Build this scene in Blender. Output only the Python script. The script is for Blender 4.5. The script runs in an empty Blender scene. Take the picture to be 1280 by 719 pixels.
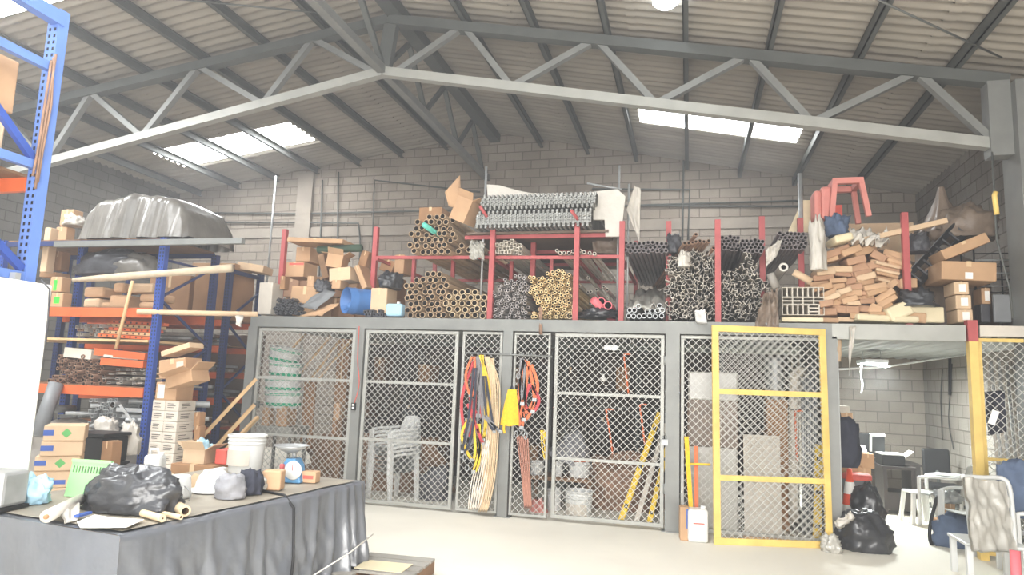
import bpy, math, random
from math import pi, sin, cos, radians, sqrt, atan2
from mathutils import Vector as V, Matrix, Euler
R = random.Random(7)
SC = bpy.context.scene
COL = SC.collection

# ------------------------------------------------------------------ camera
F_PX, W_PX, H_PX = 850.0, 1280, 719
PITCH, ROLL, YAW = radians(7.7), radians(2.08), radians(14.75)
EYE = V((0, 0, 1.75))
FW = V((-sin(YAW)*cos(PITCH), cos(YAW)*cos(PITCH), sin(PITCH)))
RT0 = V((cos(YAW), sin(YAW), 0)); UP0 = RT0.cross(FW)
RT = RT0*cos(ROLL) + UP0*sin(ROLL); UP = UP0*cos(ROLL) - RT0*sin(ROLL)
cam_d = bpy.data.cameras.new('camera'); cam = bpy.data.objects.new('camera', cam_d); COL.objects.link(cam)
cam_d.sensor_fit = 'HORIZONTAL'; cam_d.sensor_width = 36; cam_d.lens = F_PX/W_PX*36
cam_d.clip_start = .05; cam_d.clip_end = 200
cam.matrix_world = Matrix(((RT.x, UP.x, -FW.x, EYE.x), (RT.y, UP.y, -FW.y, EYE.y), (RT.z, UP.z, -FW.z, EYE.z), (0, 0, 0, 1)))
SC.camera = cam

# ------------------------------------------------------------------ light
wd = bpy.data.worlds.new('sky'); SC.world = wd; wd.use_nodes = True
bg = wd.node_tree.nodes['Background']; bg.inputs[0].default_value = (.92, .96, 1, 1); bg.inputs[1].default_value = 1.0
def area(name, loc, rot, sx, sy, power, col=(1, 1, 1)):
    l = bpy.data.lights.new(name, 'AREA'); l.shape = 'RECTANGLE'; l.size = sx; l.size_y = sy; l.energy = power; l.color = col
    o = bpy.data.objects.new(name, l); COL.objects.link(o); o.location = loc; o.rotation_euler = rot; return o
area('daylight_door', (1.2, -4.4, 2.0), (radians(84), 0, radians(14)), 6.0, 3.6, 700, (1, .97, .93))     # the open loading door behind the camera
SKYLIGHT = 15.0
SC.view_settings.view_transform = 'Standard'; SC.view_settings.look = 'None'
SC.view_settings.exposure = 0.85; SC.view_settings.gamma = 1; SC.view_settings.use_curve_mapping = False
SC.cycles.max_bounces = 7; SC.cycles.diffuse_bounces = 4; SC.cycles.use_denoising = True
SC.cycles.sample_clamp_indirect = 6

# ------------------------------------------------------------------ pixel helpers (design aid: a point of the photo on a plane of the room)
def ray(x, y): return FW + RT*((x-640)/F_PX) - UP*((y-359.5)/F_PX)
def at(x, y, Y): d = ray(x, y); return EYE + d*(Y/d.y)
def atz(x, y, z): d = ray(x, y); return EYE + d*((z-EYE.z)/d.z)
def atx(x, y, X): d = ray(x, y); return EYE + d*(X/d.x)

# ------------------------------------------------------------------ materials
def c(r, g, b):
    f = lambda u: (u/255/12.92) if u <= 10 else ((u/255+.055)/1.055)**2.4
    return (f(r), f(g), f(b), 1)
MATS = {}
def mat(name, col, rough=.6, metal=0, var=.14, scale=6, bump=0, bscale=25, spec=.4, emit=0, stretch=None, detail=4, col2=None, trans=0, alpha=1):
    m = bpy.data.materials.new(name); m.use_nodes = True; nt = m.node_tree; N = nt.nodes; L = nt.links
    b = N['Principled BSDF']
    b.inputs['Roughness'].default_value = rough; b.inputs['Metallic'].default_value = metal
    b.inputs['Specular IOR Level'].default_value = spec
    tc = N.new('ShaderNodeTexCoord'); src = tc.outputs['Object']
    if stretch:
        mp = N.new('ShaderNodeMapping'); mp.inputs['Scale'].default_value = stretch; L.new(src, mp.inputs[0]); src = mp.outputs[0]
    no = N.new('ShaderNodeTexNoise'); no.inputs['Scale'].default_value = scale; no.inputs['Detail'].default_value = detail
    L.new(src, no.inputs['Vector'])
    rp = N.new('ShaderNodeValToRGB'); e = rp.color_ramp.elements
    e[0].position = .3; e[1].position = .7
    c2 = col2 or tuple(min(1, v*(1+var)) for v in col[:3])+(1,)
    e[0].color = tuple(v*(1-var) for v in col[:3])+(1,); e[1].color = c2
    L.new(no.outputs['Fac'], rp.inputs[0]); L.new(rp.outputs[0], b.inputs['Base Color'])
    if bump:
        n2 = N.new('ShaderNodeTexNoise'); n2.inputs['Scale'].default_value = bscale; n2.inputs['Detail'].default_value = 3; L.new(src, n2.inputs['Vector'])
        bp = N.new('ShaderNodeBump'); bp.inputs['Strength'].default_value = bump; bp.inputs['Distance'].default_value = .02
        L.new(n2.outputs['Fac'], bp.inputs['Height']); L.new(bp.outputs[0], b.inputs['Normal'])
    if emit:
        b.inputs['Emission Color'].default_value = col; b.inputs['Emission Strength'].default_value = emit
    if trans: b.inputs['Transmission Weight'].default_value = trans
    if alpha < 1: b.inputs['Alpha'].default_value = alpha
    MATS[name] = m; return m
def block_mat(name, c1, c2, mortar, axes='XZ', bw=.4, rh=.2):
    m = bpy.data.materials.new(name); m.use_nodes = True; nt = m.node_tree; N = nt.nodes; L = nt.links; b = N['Principled BSDF']
    b.inputs['Roughness'].default_value = .9
    tc = N.new('ShaderNodeTexCoord'); s = N.new('ShaderNodeSeparateXYZ'); L.new(tc.outputs['Object'], s.inputs[0])
    cb = N.new('ShaderNodeCombineXYZ'); L.new(s.outputs[axes[0]], cb.inputs[0]); L.new(s.outputs[axes[1]], cb.inputs[1])
    br = N.new('ShaderNodeTexBrick'); L.new(cb.outputs[0], br.inputs['Vector'])
    br.inputs['Scale'].default_value = 1; br.inputs['Brick Width'].default_value = bw; br.inputs['Row Height'].default_value = rh
    br.inputs['Mortar Size'].default_value = .012; br.inputs['Mortar Smooth'].default_value = .4
    br.inputs['Color1'].default_value = c1; br.inputs['Color2'].default_value = c2; br.inputs['Mortar'].default_value = mortar
    no = N.new('ShaderNodeTexNoise'); no.inputs['Scale'].default_value = 1.3; no.inputs['Detail'].default_value = 6; L.new(tc.outputs['Object'], no.inputs['Vector'])
    mx = N.new('ShaderNodeMix'); mx.data_type = 'RGBA'; mx.blend_type = 'MULTIPLY'; mx.inputs['Factor'].default_value = .55
    rp = N.new('ShaderNodeValToRGB'); rp.color_ramp.elements[0].position = .3; rp.color_ramp.elements[0].color = (.55, .53, .5, 1); rp.color_ramp.elements[1].position = .65
    L.new(no.outputs['Fac'], rp.inputs[0]); L.new(br.outputs['Color'], mx.inputs[6]); L.new(rp.outputs[0], mx.inputs[7]); L.new(mx.outputs[2], b.inputs['Base Color'])
    n2 = N.new('ShaderNodeTexNoise'); n2.inputs['Scale'].default_value = 40; L.new(tc.outputs['Object'], n2.inputs['Vector'])
    ad = N.new('ShaderNodeMath'); ad.operation = 'MULTIPLY_ADD'; ad.inputs[1].default_value = -1.0; L.new(br.outputs['Fac'], ad.inputs[0]); L.new(n2.outputs['Fac'], ad.inputs[2])
    bp = N.new('ShaderNodeBump'); bp.inputs['Strength'].default_value = .5; bp.inputs['Distance'].default_value = .02; L.new(ad.outputs[0], bp.inputs['Height']); L.new(bp.outputs[0], b.inputs['Normal'])
    MATS[name] = m; return m

mat('roof_sheet', c(148, 141, 130), .9, var=.16, scale=1.2, stretch=(.4, 3, 1), detail=6)
mat('steel_dark', c(86, 88, 85), .6, .0, .12, 3)
mat('steel_grey', c(130, 131, 128), .5, .2, .10, 4)
mat('steel_pale', c(166, 166, 160), .5, .2, .10, 4)
mat('galv', c(170, 172, 172), .45, .45, .15, 8)
mat('wire', c(190, 189, 183), .55, .3, .1, 8)
mat('floor_concrete', c(233, 228, 215), .65, 0, .06, .9, .15, 8, spec=.3, detail=8)
mat('pit_concrete', c(150, 146, 138), .9, 0, .15, 2, .2, 12)
mat('deck_sheet', c(172, 174, 172), .5, .2, .08, 2)
mat('red_paint', c(172, 82, 82), .5, 0, .1, 5)
mat('yellow_paint', c(226, 194, 112), .45, 0, .12, 5)
mat('blue_paint', c(52, 78, 152), .4, 0, .12, 4)
mat('navy_paint', c(44, 56, 100), .45, 0, .15, 4)
mat('orange_paint', c(212, 102, 58), .5, 0, .12, 4)
mat('lightblue_paint', c(96, 126, 190), .4, 0, .1, 4)
mat('card', c(186, 150, 116), .85, 0, .09, 4, .08, 30)
mat('card_pale', c(208, 180, 148), .85, 0, .08, 4, .08, 30)
mat('card_dark', c(160, 122, 88), .85, 0, .12, 4, .08, 30)
mat('card_white', c(206, 198, 186), .8, 0, .08, 5)
mat('tape', c(214, 186, 148), .3, 0, .05, 6)
mat('paper', c(240, 238, 232), .8, 0, .03, 9)
mat('white_plastic', c(218, 219, 217), .35, 0, .03, 3)
mat('black_plastic', c(56, 57, 60), .28, 0, .2, 4, .25, 18, spec=.6)
mat('tarp', c(98, 101, 107), .3, 0, .14, 3, .5, 7, spec=1.0)
mat('tarp_top', c(148, 140, 126), .55, 0, .2, 3, .1, 14)
mat('clear_film', c(180, 177, 168), .28, 0, .1, 5, .25, 10, spec=.7)
mat('wood', c(206, 172, 128), .75, 0, .14, 5, stretch=(1, .15, 1))
mat('wood_dark', c(128, 98, 72), .8, 0, .2, 6, stretch=(1, .15, 1))
mat('tube_card', c(184, 158, 128), .85, 0, .12, 5)
mat('tube_in', c(120, 92, 66), .9, 0, .12, 5)
mat('rust', c(148, 118, 98), .8, .2, .25, 9)
mat('black', c(24, 24, 26), .5, 0, .2, 5)
mat('grey_plastic', c(120, 122, 124), .5, 0, .1, 5)

def perforated(name, base):            # painted upright with a row of slots along each side of its face
    m = MATS[base].copy(); m.name = name; nt = m.node_tree; N = nt.nodes; L = nt.links; b = N['Principled BSDF']
    tc = N.new('ShaderNodeTexCoord'); s = N.new('ShaderNodeSeparateXYZ'); L.new(tc.outputs['Object'], s.inputs[0])
    def mth(op, a, v=None):
        n = N.new('ShaderNodeMath'); n.operation = op
        for i, q in enumerate((a, v)):
            if q is None: continue
            if isinstance(q, (int, float)): n.inputs[i].default_value = q
            else: L.new(q, n.inputs[i])
        return n.outputs[0]
    ax = mth('ABSOLUTE', mth('SUBTRACT', mth('ABSOLUTE', s.outputs['X']), .023))
    k = mth('MULTIPLY', mth('LESS_THAN', ax, .010), mth('LESS_THAN', mth('FRACT', mth('MULTIPLY', s.outputs['Z'], 20.0)), .5))
    k = mth('MULTIPLY', k, mth('LESS_THAN', s.outputs['Y'], -.033))
    old = b.inputs['Base Color'].links[0].from_socket; mx = N.new('ShaderNodeMix'); mx.data_type = 'RGBA'
    L.new(k, mx.inputs['Factor']); L.new(old, mx.inputs[6]); mx.inputs[7].default_value = (.012, .013, .016, 1); L.new(mx.outputs[2], b.inputs['Base Color'])
    MATS[name] = m
for q in ('blue_paint', 'navy_paint', 'lightblue_paint'): perforated(q+'_perforated', q)

# ------------------------------------------------------------------ mesh builder
class MB:
    def __init__(s): s.v = []; s.f = []; s.mi = []; s.sm = []; s.ms = []
    def _m(s, m):
        if m is None: return 0
        if m not in s.ms: s.ms.append(m)
        return s.ms.index(m)
    def add(s, vs, fs, m=None, smooth=False, M=None):
        b = len(s.v); k = s._m(m)
        for p in vs: s.v.append(tuple(M @ V(p)) if M else tuple(p))
        for f in fs: s.f.append([i+b for i in f]); s.mi.append(k); s.sm.append(smooth)
        return s
    def box(s, lo, hi, m=None, M=None):
        x0, y0, z0 = lo; x1, y1, z1 = hi
        return s.add([(x0,y0,z0),(x1,y0,z0),(x1,y1,z0),(x0,y1,z0),(x0,y0,z1),(x1,y0,z1),(x1,y1,z1),(x0,y1,z1)],
                     [(0,3,2,1),(4,5,6,7),(0,1,5,4),(1,2,6,5),(2,3,7,6),(3,0,4,7)], m, False, M)
    def cbox(s, ctr, size, m=None, M=None):
        return s.box([a-b/2 for a, b in zip(ctr, size)], [a+b/2 for a, b in zip(ctr, size)], m, M)
    def bar(s, p0, p1, w, h, m=None, up=(0, 0, 1)):
        p0, p1 = V(p0), V(p1); d = (p1-p0).normalized(); u = V(up)
        if abs(d.dot(u)) > .97: u = V((0, 1, 0))
        a = d.cross(u).normalized(); b = a.cross(d)
        vs = [p + a*(i*w/2) + b*(j*h/2) for p in (p0, p1) for i, j in ((-1,-1),(1,-1),(1,1),(-1,1))]
        return s.add(vs, [(3,2,1,0),(4,5,6,7),(0,1,5,4),(1,2,6,5),(2,3,7,6),(3,0,4,7)], m)
    def tube(s, pts, r, n=8, m=None, caps=True, r1=None):
        pts = [V(p) for p in pts]; k = len(pts); vs = []; fs = []
        d0 = (pts[1]-pts[0]).normalized(); u = V((0, 0, 1)) if abs(d0.z) < .9 else V((1, 0, 0))
        for i, p in enumerate(pts):
            d = ((pts[min(i+1, k-1)]-pts[max(i-1, 0)])).normalized()
            a = d.cross(u)
            if a.length < 1e-4: a = d.cross(V((1, .2, 0)))
            a.normalize(); b = a.cross(d); u = b if abs(b.dot(d)) < .5 else u
            rr = r if r1 is None else r+(r1-r)*i/(k-1)
            if isinstance(rr, (list, tuple)): rr = rr[i]
            vs += [p + a*(rr*cos(2*pi*j/n)) + b*(rr*sin(2*pi*j/n)) for j in range(n)]
        for i in range(k-1):
            for j in range(n): fs.append((i*n+j, i*n+(j+1) % n, (i+1)*n+(j+1) % n, (i+1)*n+j))
        if caps: fs += [tuple(range(n))[::-1], tuple(range((k-1)*n, k*n))]
        return s.add(vs, fs, m, n > 5)
    def lathe(s, prof, n=24, m=None, M=None, smooth=True):
        vs = []; fs = []; k = len(prof)
        for r, z in prof: vs += [(r*cos(2*pi*j/n), r*sin(2*pi*j/n), z) for j in range(n)]
        for i in range(k-1):
            for j in range(n): fs.append((i*n+j, i*n+(j+1) % n, (i+1)*n+(j+1) % n, (i+1)*n+j))
        return s.add(vs, fs, m, smooth, M)
    def prism(s, poly, t, m=None, M=None):      # poly in (x,z), thickness along y
        n = len(poly); vs = [(x, 0, z) for x, z in poly]+[(x, t, z) for x, z in poly]
        return s.add(vs, [tuple(range(n)), tuple(range(n, 2*n))[::-1]]+[(i+n, (i+1) % n+n, (i+1) % n, i) for i in range(n)], m, False, M)
    def grid(s, nu, nv, fn, m=None, smooth=True, M=None, skip=None):
        vs = [fn(i/nu, j/nv) for j in range(nv+1) for i in range(nu+1)]
        fs = [(j*(nu+1)+i, j*(nu+1)+i+1, (j+1)*(nu+1)+i+1, (j+1)*(nu+1)+i) for j in range(nv) for i in range(nu) if not (skip and skip(i, j))]
        return s.add(vs, fs, m, smooth, M)
    def mesh(s, name, m=None):
        me = bpy.data.meshes.new(name); me.from_pydata(s.v, [], s.f)
        if s.ms:
            for q in s.ms: me.materials.append(MATS[q])
            me.polygons.foreach_set('material_index', s.mi)
        elif m: me.materials.append(MATS[m])
        me.polygons.foreach_set('use_smooth', s.sm); me.update(); return me
    def build(s, name, m=None, parent=None, loc=(0, 0, 0), rot=(0, 0, 0), bevel=0):
        o = bpy.data.objects.new(name, s.mesh(name, m)); COL.objects.link(o); o.location = loc; o.rotation_euler = rot
        if parent: o.parent = parent
        if bevel:
            b = o.modifiers.new('bevel', 'BEVEL'); b.width = bevel; b.segments = 2; b.limit_method = 'ANGLE'
        return o
def tag(o, label, cat, group=None, kind=None):
    o['label'] = label; o['category'] = cat
    if group: o['group'] = group
    if kind: o['kind'] = kind
    return o
def thing(name, label, cat, loc=(0, 0, 0), rot=(0, 0, 0), group=None, kind=None):
    o = bpy.data.objects.new(name, None); COL.objects.link(o); o.empty_display_size = .1
    o.location = loc; o.rotation_euler = rot if isinstance(rot, (tuple, list, Euler)) else (0, 0, rot)
    return tag(o, label, cat, group, kind)
def struct(name, mb, m=None, loc=(0, 0, 0), label=None, cat=None, bevel=0):
    o = mb.build(name, m, None, loc, bevel=bevel); o['kind'] = 'structure'
    o['label'] = label or ('the ' + name.replace('_', ' ') + ' of the storage shed'); o['category'] = cat or name.split('_')[0]
    return o
def dup(o, loc=None, rot=None, label=None, group=None, scale=None):
    r = o.copy(); COL.objects.link(r)
    if loc is not None: r.location = loc
    if rot is not None: r.rotation_euler = rot if isinstance(rot, (tuple, list, Euler)) else (0, 0, rot)
    if scale is not None: r.scale = (scale,)*3 if isinstance(scale, (int, float)) else scale
    if label: r['label'] = label
    if group: r['group'] = group
    for ch in list(o.children):
        k = ch.copy(); COL.objects.link(k); k.parent = r
        for g in list(ch.children):
            q = g.copy(); COL.objects.link(q); q.parent = k
    return r

# ================================================================== SHELL
YB, XR, XL, Y0 = 14.2, 4.2, -12.6, -4.7
XRIDGE, ZRIDGE, SL, SR_ = -4.25, 7.28, .135, .205
def zroof(x): return ZRIDGE-SL*(XRIDGE-x) if x < XRIDGE else ZRIDGE-SR_*(x-XRIDGE)
block_mat('blocks_back', c(158, 148, 136), c(144, 134, 122), c(116, 106, 97), 'XZ')
block_mat('blocks_side', c(150, 144, 136), c(138, 130, 122), c(108, 100, 92), 'YZ')
struct('floor', MB().grid(24, 24, lambda u, v: (XL-.5+u*(XR-XL+1), Y0-4+v*(YB-Y0+4.3), 0)), 'floor_concrete', label='pale dusty concrete floor of the shed')
mb = MB(); xs = [XL-.2, XRIDGE, XR+.2]
mb.add([(XL-.2, YB, 0), (XR+.2, YB, 0), (XR+.2, YB, zroof(XR)), (XRIDGE, YB, ZRIDGE), (XL-.2, YB, zroof(XL-.2)),
        (XL-.2, YB+.2, 0), (XR+.2, YB+.2, 0), (XR+.2, YB+.2, zroof(XR)), (XRIDGE, YB+.2, ZRIDGE), (XL-.2, YB+.2, zroof(XL-.2))],
       [(0,1,2,3,4), (9,8,7,6,5), (0,5,6,1), (1,6,7,2), (2,7,8,3), (3,8,9,4), (4,9,5,0)])
struct('wall_back', mb, 'blocks_back', label='grey concrete block wall across the back of the shed')
struct('wall_right', MB().box((XR, Y0, 0), (XR+.2, YB, zroof(XR)+.05)), 'blocks_side', label='grey concrete block wall on the right')
block_mat('blocks_left', c(112, 108, 102), c(100, 96, 90), c(80, 76, 70), 'YZ')  # block colours darker than on the other walls
struct('wall_left', MB().box((XL-.2, Y0, 0), (XL, YB, zroof(XL)+.02)), 'blocks_left', label='darker grey block wall on the left behind the racks')
mat('wall_beam', c(146, 137, 126), .9, 0, .12, 2, .2, 12)
struct('trim_1', MB().box((-9.15, YB-.1, 0), (-8.75, YB, zroof(-9.1)-.1)), 'wall_beam', label='concrete pier in the back wall left of the pipe stacks')
struct('trim_2', MB().box((-12.5, YB-.04, 4.95), (XR, YB, 5.17)), 'wall_beam', label='concrete tie beam running along the top of the back wall')

# corrugated roof, two slopes; the skylight sheets are openings filled by translucent sheets
SKY = [(-11.25, -8.0, 11.72, 12.78), (-12.4, -8.3, 5.3, 6.9), (-1.0, 1.95, 11.45, 12.3), (-8.3, -4.9, 2.6, 3.7), (-3.5, .2, 2.6, 3.7), (-8.3, -4.9, -1.2, -.1), (-3.5, .2, -1.2, -.1)]  # sheets over the front floor are unseen, added to brighten it
PITCH_C = .177
def corr(y): return .026*sin(2*pi*y/PITCH_C)
def roof(name, xa, xb, label):
    ny = int((YB+.3-Y0)/PITCH_C*6); nx = 26; mb = MB()
    def fn(u, v):
        x = xa+(xb-xa)*u; y = Y0-.1+(YB+.3-Y0)*v
        return (x, y, zroof(x)+corr(y))
    def skip(i, j):
        x = xa+(xb-xa)*(i+.5)/nx; y = Y0-.1+(YB+.3-Y0)*(j+.5)/ny
        return any(s[0] < x < s[1] and s[2] < y < s[3] for s in SKY)
    mb.grid(nx, ny, fn, skip=skip)
    for k in range(1, 5):                     # lapped sheet ends
        x = xa+(xb-xa)*k/5
        mb.grid(2, ny, lambda u, v: (x-.06+.12*u, Y0-.1+(YB+.3-Y0)*v, zroof(x-.06+.12*u)-.012+corr(Y0-.1+(YB+.3-Y0)*v)), skip=lambda i, j: any(s[0] < x < s[1] and s[2] < Y0-.1+(YB+.3-Y0)*(j+.5)/ny < s[3] for s in SKY))
    struct(name, mb, 'roof_sheet', label=label, cat='ceiling')
roof('ceiling', XL-.3, XRIDGE, 'left slope of the corrugated roof')
roof('ceiling.001', XRIDGE, XR+.3, 'right slope of the corrugated roof')
def sky_mat():
    m = bpy.data.materials.new('skylight'); m.use_nodes = True; b = m.node_tree.nodes['Principled BSDF']
    b.inputs['Base Color'].default_value = (.9, .93, .95, 1); b.inputs['Emission Color'].default_value = (.97, .99, 1, 1); b.inputs['Emission Strength'].default_value = SKYLIGHT
    MATS['skylight'] = m
sky_mat()
for i, (xa, xb, ya, yb) in enumerate(SKY):
    o = struct('window_%d' % (i+1), MB().grid(8, 40, lambda u, v: (xa-.1+(xb-xa+.2)*u, ya-.08+(yb-ya+.16)*v, zroof(xa-.1+(xb-xa+.2)*u)+.03+corr(ya-.08+(yb-ya+.16)*v))), 'skylight',
        label=['bright skylight sheet in the left roof slope above the racks', 'bright skylight sheet at the top left corner of the roof', 'long bright skylight sheet in the right roof slope', 'unseen skylight sheet added in the left slope over the table', 'unseen skylight sheet added in the right slope over the open floor', 'unseen skylight sheet added in the left slope near the door', 'unseen skylight sheet added in the right slope near the door'][i], cat='window')
# purlins (run front to back under the sheets)
px = [XRIDGE+1.08+1.04*k for k in range(7)]+[XRIDGE-1.15-1.09*k for k in range(7)]
def ordinal(k): return ['first', 'second', 'third', 'fourth', 'fifth', 'sixth', 'seventh', 'eighth', 'ninth', 'tenth', 'eleventh', 'twelfth'][k]
for k, x in enumerate(px):
    z = zroof(x)-.04; sg = 1 if x > XRIDGE else -1
    mb = MB().box((-.035, Y0, -.15), (-.02, YB, 0)).box((-.035, Y0, -.15), (.035, YB, -.135)).box((-.035, Y0, -.015), (.035, YB, 0))
    struct('roof_purlin', mb, 'steel_dark', (x, 0, z), '%s steel roof purlin %s of the ridge' % (ordinal(k % 7), 'right' if sg > 0 else 'left'), 'beam')
struct('ridge_beam', MB().box((-.11, Y0, -.2), (.11, YB, -.02)), 'steel_dark', (XRIDGE, 0, ZRIDGE-.03), 'steel ridge beam along the peak of the roof', 'beam')
# main truss
YT = 8.75; RX = XRIDGE-.1
tr = thing('roof_truss', 'grey steel roof truss spanning the shed with zigzag web braces', 'truss', (RX, YT, 0), kind='structure')
def tp(x, z): return (x-RX, 0, z)
zc = lambda x: zroof(x)-.26
xe, xw = 3.6, -12.3
for a, b in ((RX, xe), (RX, xw)):
    MB().bar(tp(a, zc(a)), tp(b, zc(b)), .14, .16, up=(0, 1, 0)).build('top_chord', 'steel_dark', tr)
zb = lambda x: 6.2-(x+4.39)*.1975 if x > -4.39 else 6.2-(-4.39-x)*.181
for a, b in ((-4.39, xe), (-4.39, xw)):
    MB().bar(tp(a, zb(a)), tp(b, zb(b)), .13, .13, up=(0, 1, 0)).build('bottom_chord', 'steel_pale', tr)  # paler steel: the light falling on this chord is in its colour
tops = [-3.17, -1.24, .73, 2.66]; bots = [-2.41, -.43, 1.47, 3.4]
seq = [(-4.2, 'b'), (-3.17, 't'), (-2.41, 'b'), (-1.24, 't'), (-.43, 'b'), (.73, 't'), (1.47, 'b'), (2.66, 't'), (3.45, 'b')]
seq2 = [(-4.5, 'b'), (-5.61, 't'), (-6.39, 'b'), (-7.65, 't'), (-8.59, 'b'), (-9.74, 't'), (-10.5, 'b'), (-11.6, 't')]
for sq in (seq, seq2):
    for (xa, ka), (xb, kb) in zip(sq, sq[1:]):
        MB().bar(tp(xa, zb(xa) if ka == 'b' else zc(xa)), tp(xb, zb(xb) if kb == 'b' else zc(xb)), .085, .1, up=(0, 1, 0)).build('web_brace', 'steel_grey', tr)
MB().bar(tp(-4.39, 6.2), tp(-4.3, zc(RX)), .2, .12, up=(0, 1, 0)).build('king_post', 'steel_dark', tr)
# ridge girder (front to back)
rg = thing('ridge_girder', 'steel lattice girder under the ridge running to the back wall', 'girder', (-4.4, 0, 0), kind='structure')
MB().bar((0, Y0, 6.22), (0, YB, 6.22), .12, .12).build('bottom_tie', 'steel_grey', rg)
k = 0; y = YT
ys = [YT, 9.6, 10.4, 11.25, 12.1, 12.95, 13.8]
for a, b in zip(ys, ys[1:]):
    za, zb_ = (6.25, ZRIDGE-.2) if k % 2 == 0 else (ZRIDGE-.2, 6.25)
    MB().bar((0, a, za), (0, b, zb_), .06, .08, up=(1, 0, 0)).build('web_brace', 'steel_dark', rg); k += 1
for a, b, za, zb_ in ((YT, 7.7, 6.25, ZRIDGE-.2), (7.7, 6.6, ZRIDGE-.2, 6.25), (6.6, 5.5, 6.25, ZRIDGE-.2)):
    MB().bar((0, a, za), (0, b, zb_), .06, .08, up=(1, 0, 0)).build('web_brace', 'steel_dark', rg)
# columns
def column(name, x, y, label):
    mb = MB().box((-.17, -.15, 0), (-.14, .15, zroof(x)-.25)).box((.14, -.15, 0), (.17, .15, zroof(x)-.25)).box((-.14, -.03, 0), (.14, .03, zroof(x)-.25)).box((-.2, -.18, 0), (.2, .18, .03))
    return struct(name, mb, 'steel_grey', (x, y, 0), label, 'column')
mb = MB().box((-.13, -.22, 0), (.13, .22, 5.35)).box((-.2, -.27, 0), (.2, .27, .03)).box((-.36, -.1, 4.5), (-.13, .1, 5.4))
struct('steel_column', mb, 'steel_grey', (3.72, YT, 0), 'wide grey steel column at the right end of the roof truss', 'column')
struct('steel_column.001', MB().box((-.13, -.22, 0), (.13, .22, 5.6)).box((-.2, -.27, 0), (.2, .27, .03)), 'steel_grey', (-12.4, YT, 0), 'steel column at the left wall behind the racks', 'column')
# sag rods between purlins
for (a, b, lab) in ((at(1098, 0, 7.2), at(1252, 72, 8.3), 'thin steel tie rod under the roof at top right'), (at(180, -5, 7.0), at(420, 18, 7.9), 'thin steel tie rod under the roof at top left')):
    tag(MB().tube([a, b], .012, 6).build('tie_rod', 'steel_dark'), lab, 'rod', kind='structure')

# ------------------------------------------------------------------ mezzanine
XM0, ZM = -6.25, 2.54
def decky(u, v):
    x = XM0+(XR-XM0)*u; t = (x*5) % 1; h = .045 if t < .5 else 0
    return (x, YT+.1+(YB-YT-.1)*v, 2.385+h)
md = MB().box((XM0, YT+.1, 2.47), (XR, YB, ZM-.005)); md.grid(int((XR-XM0)*20), 1, decky, smooth=False)
struct('mezzanine_floor', md, 'deck_sheet', label='corrugated steel deck of the mezzanine store', cat='floor')
mb = MB().box((XM0, YT-.05, 2.385), (1.63, YT+.1, ZM))
struct('mezzanine_beam', mb, 'steel_grey', label='long grey steel edge beam over the mesh cage', cat='beam')
mb = MB().box((1.63, YT-.05, 2.36), (3.02, YT+.1, ZM))
struct('mezzanine_beam.001', mb, 'steel_pale', label='pale edge beam over the open office corner', cat='beam')
struct('mezzanine_beam.002', MB().box((3.16, YT-.05, 2.42), (XR, YT+.1, ZM)), 'card_white', label='pale edge beam right of the yellow post', cat='beam')
POSTS = [(-6.2, .15, 'at the left end of the cage'), (-4.47, .13, 'between the first two mesh panels'), (-2.32, .13, 'behind the yellow harness bag'), (-.2, .17, 'right of the mesh door with the padlock'), (1.62, .12, 'behind the right edge of the yellow gate')]
for x, w, lab in POSTS:
    mb = MB().box((-w/2, -.05, 0), (w/2, .06, 2.385)).box((-w/2-.04, -.07, 0), (w/2+.04, .08, .012))
    struct('steel_post', mb, 'steel_grey', (x, YT, 0), 'grey square steel post '+lab, 'post')
mb = MB().box((-.042, -.05, 0), (.042, .05, 2.4), 'yellow_paint').box((-.05, -.055, 2.36), (.05, .055, 2.6), 'red_paint')
struct('steel_post', mb, None, (3.09, YT, 0), 'yellow post with red top at the edge of the office corner', 'post')
# inner partition behind the cage (between cage store and office)
struct('wall_partition', MB().box((1.66, YT+.1, 0), (1.72, 11.4, 2.38)), 'deck_sheet', label='grey sheet partition between the cage and the office corner', cat='wall')
# conduits on the back wall
def conduit(pts, lab, r=.02):
    tag(MB().tube(pts, r, 8).build('conduit', 'galv' if 'loose' in lab else 'steel_dark'), lab, 'conduit', kind='structure')
YW = YB-.06
def wl(*q): return [at(x, y, YW) for x, y in q]
conduit(wl((265, 266), (380, 267), (600, 262), (1030, 250)), 'long upper conduit along the back wall')
conduit(wl((265, 278), (385, 278), (448, 279), (450, 300), (449, 360)), 'lower conduit bending down beside the cardboard tubes')
conduit(wl((423, 215), (421, 355)), 'vertical conduit rising to the roof in the middle of the left wall part')
conduit(wl((403, 225), (399, 345)), 'vertical conduit along the concrete pier')
conduit(wl((600, 240), (468, 225), (464, 355)), 'vertical conduit bending into the top of the back wall')
conduit([at(345, 220, 12.5), at(332, 372, 12.5)], 'loose upright conduit left of the cardboard boxes')
conduit(wl((740, 236), (862, 237), (860, 300)), 'thin conduit frame right of the sheet stack')
conduit(wl((770, 257), (1010, 258)), 'middle conduit right of the sheet stack')
conduit(wl((855, 175), (853, 300)), 'vertical conduit below the right roof slope')

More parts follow.
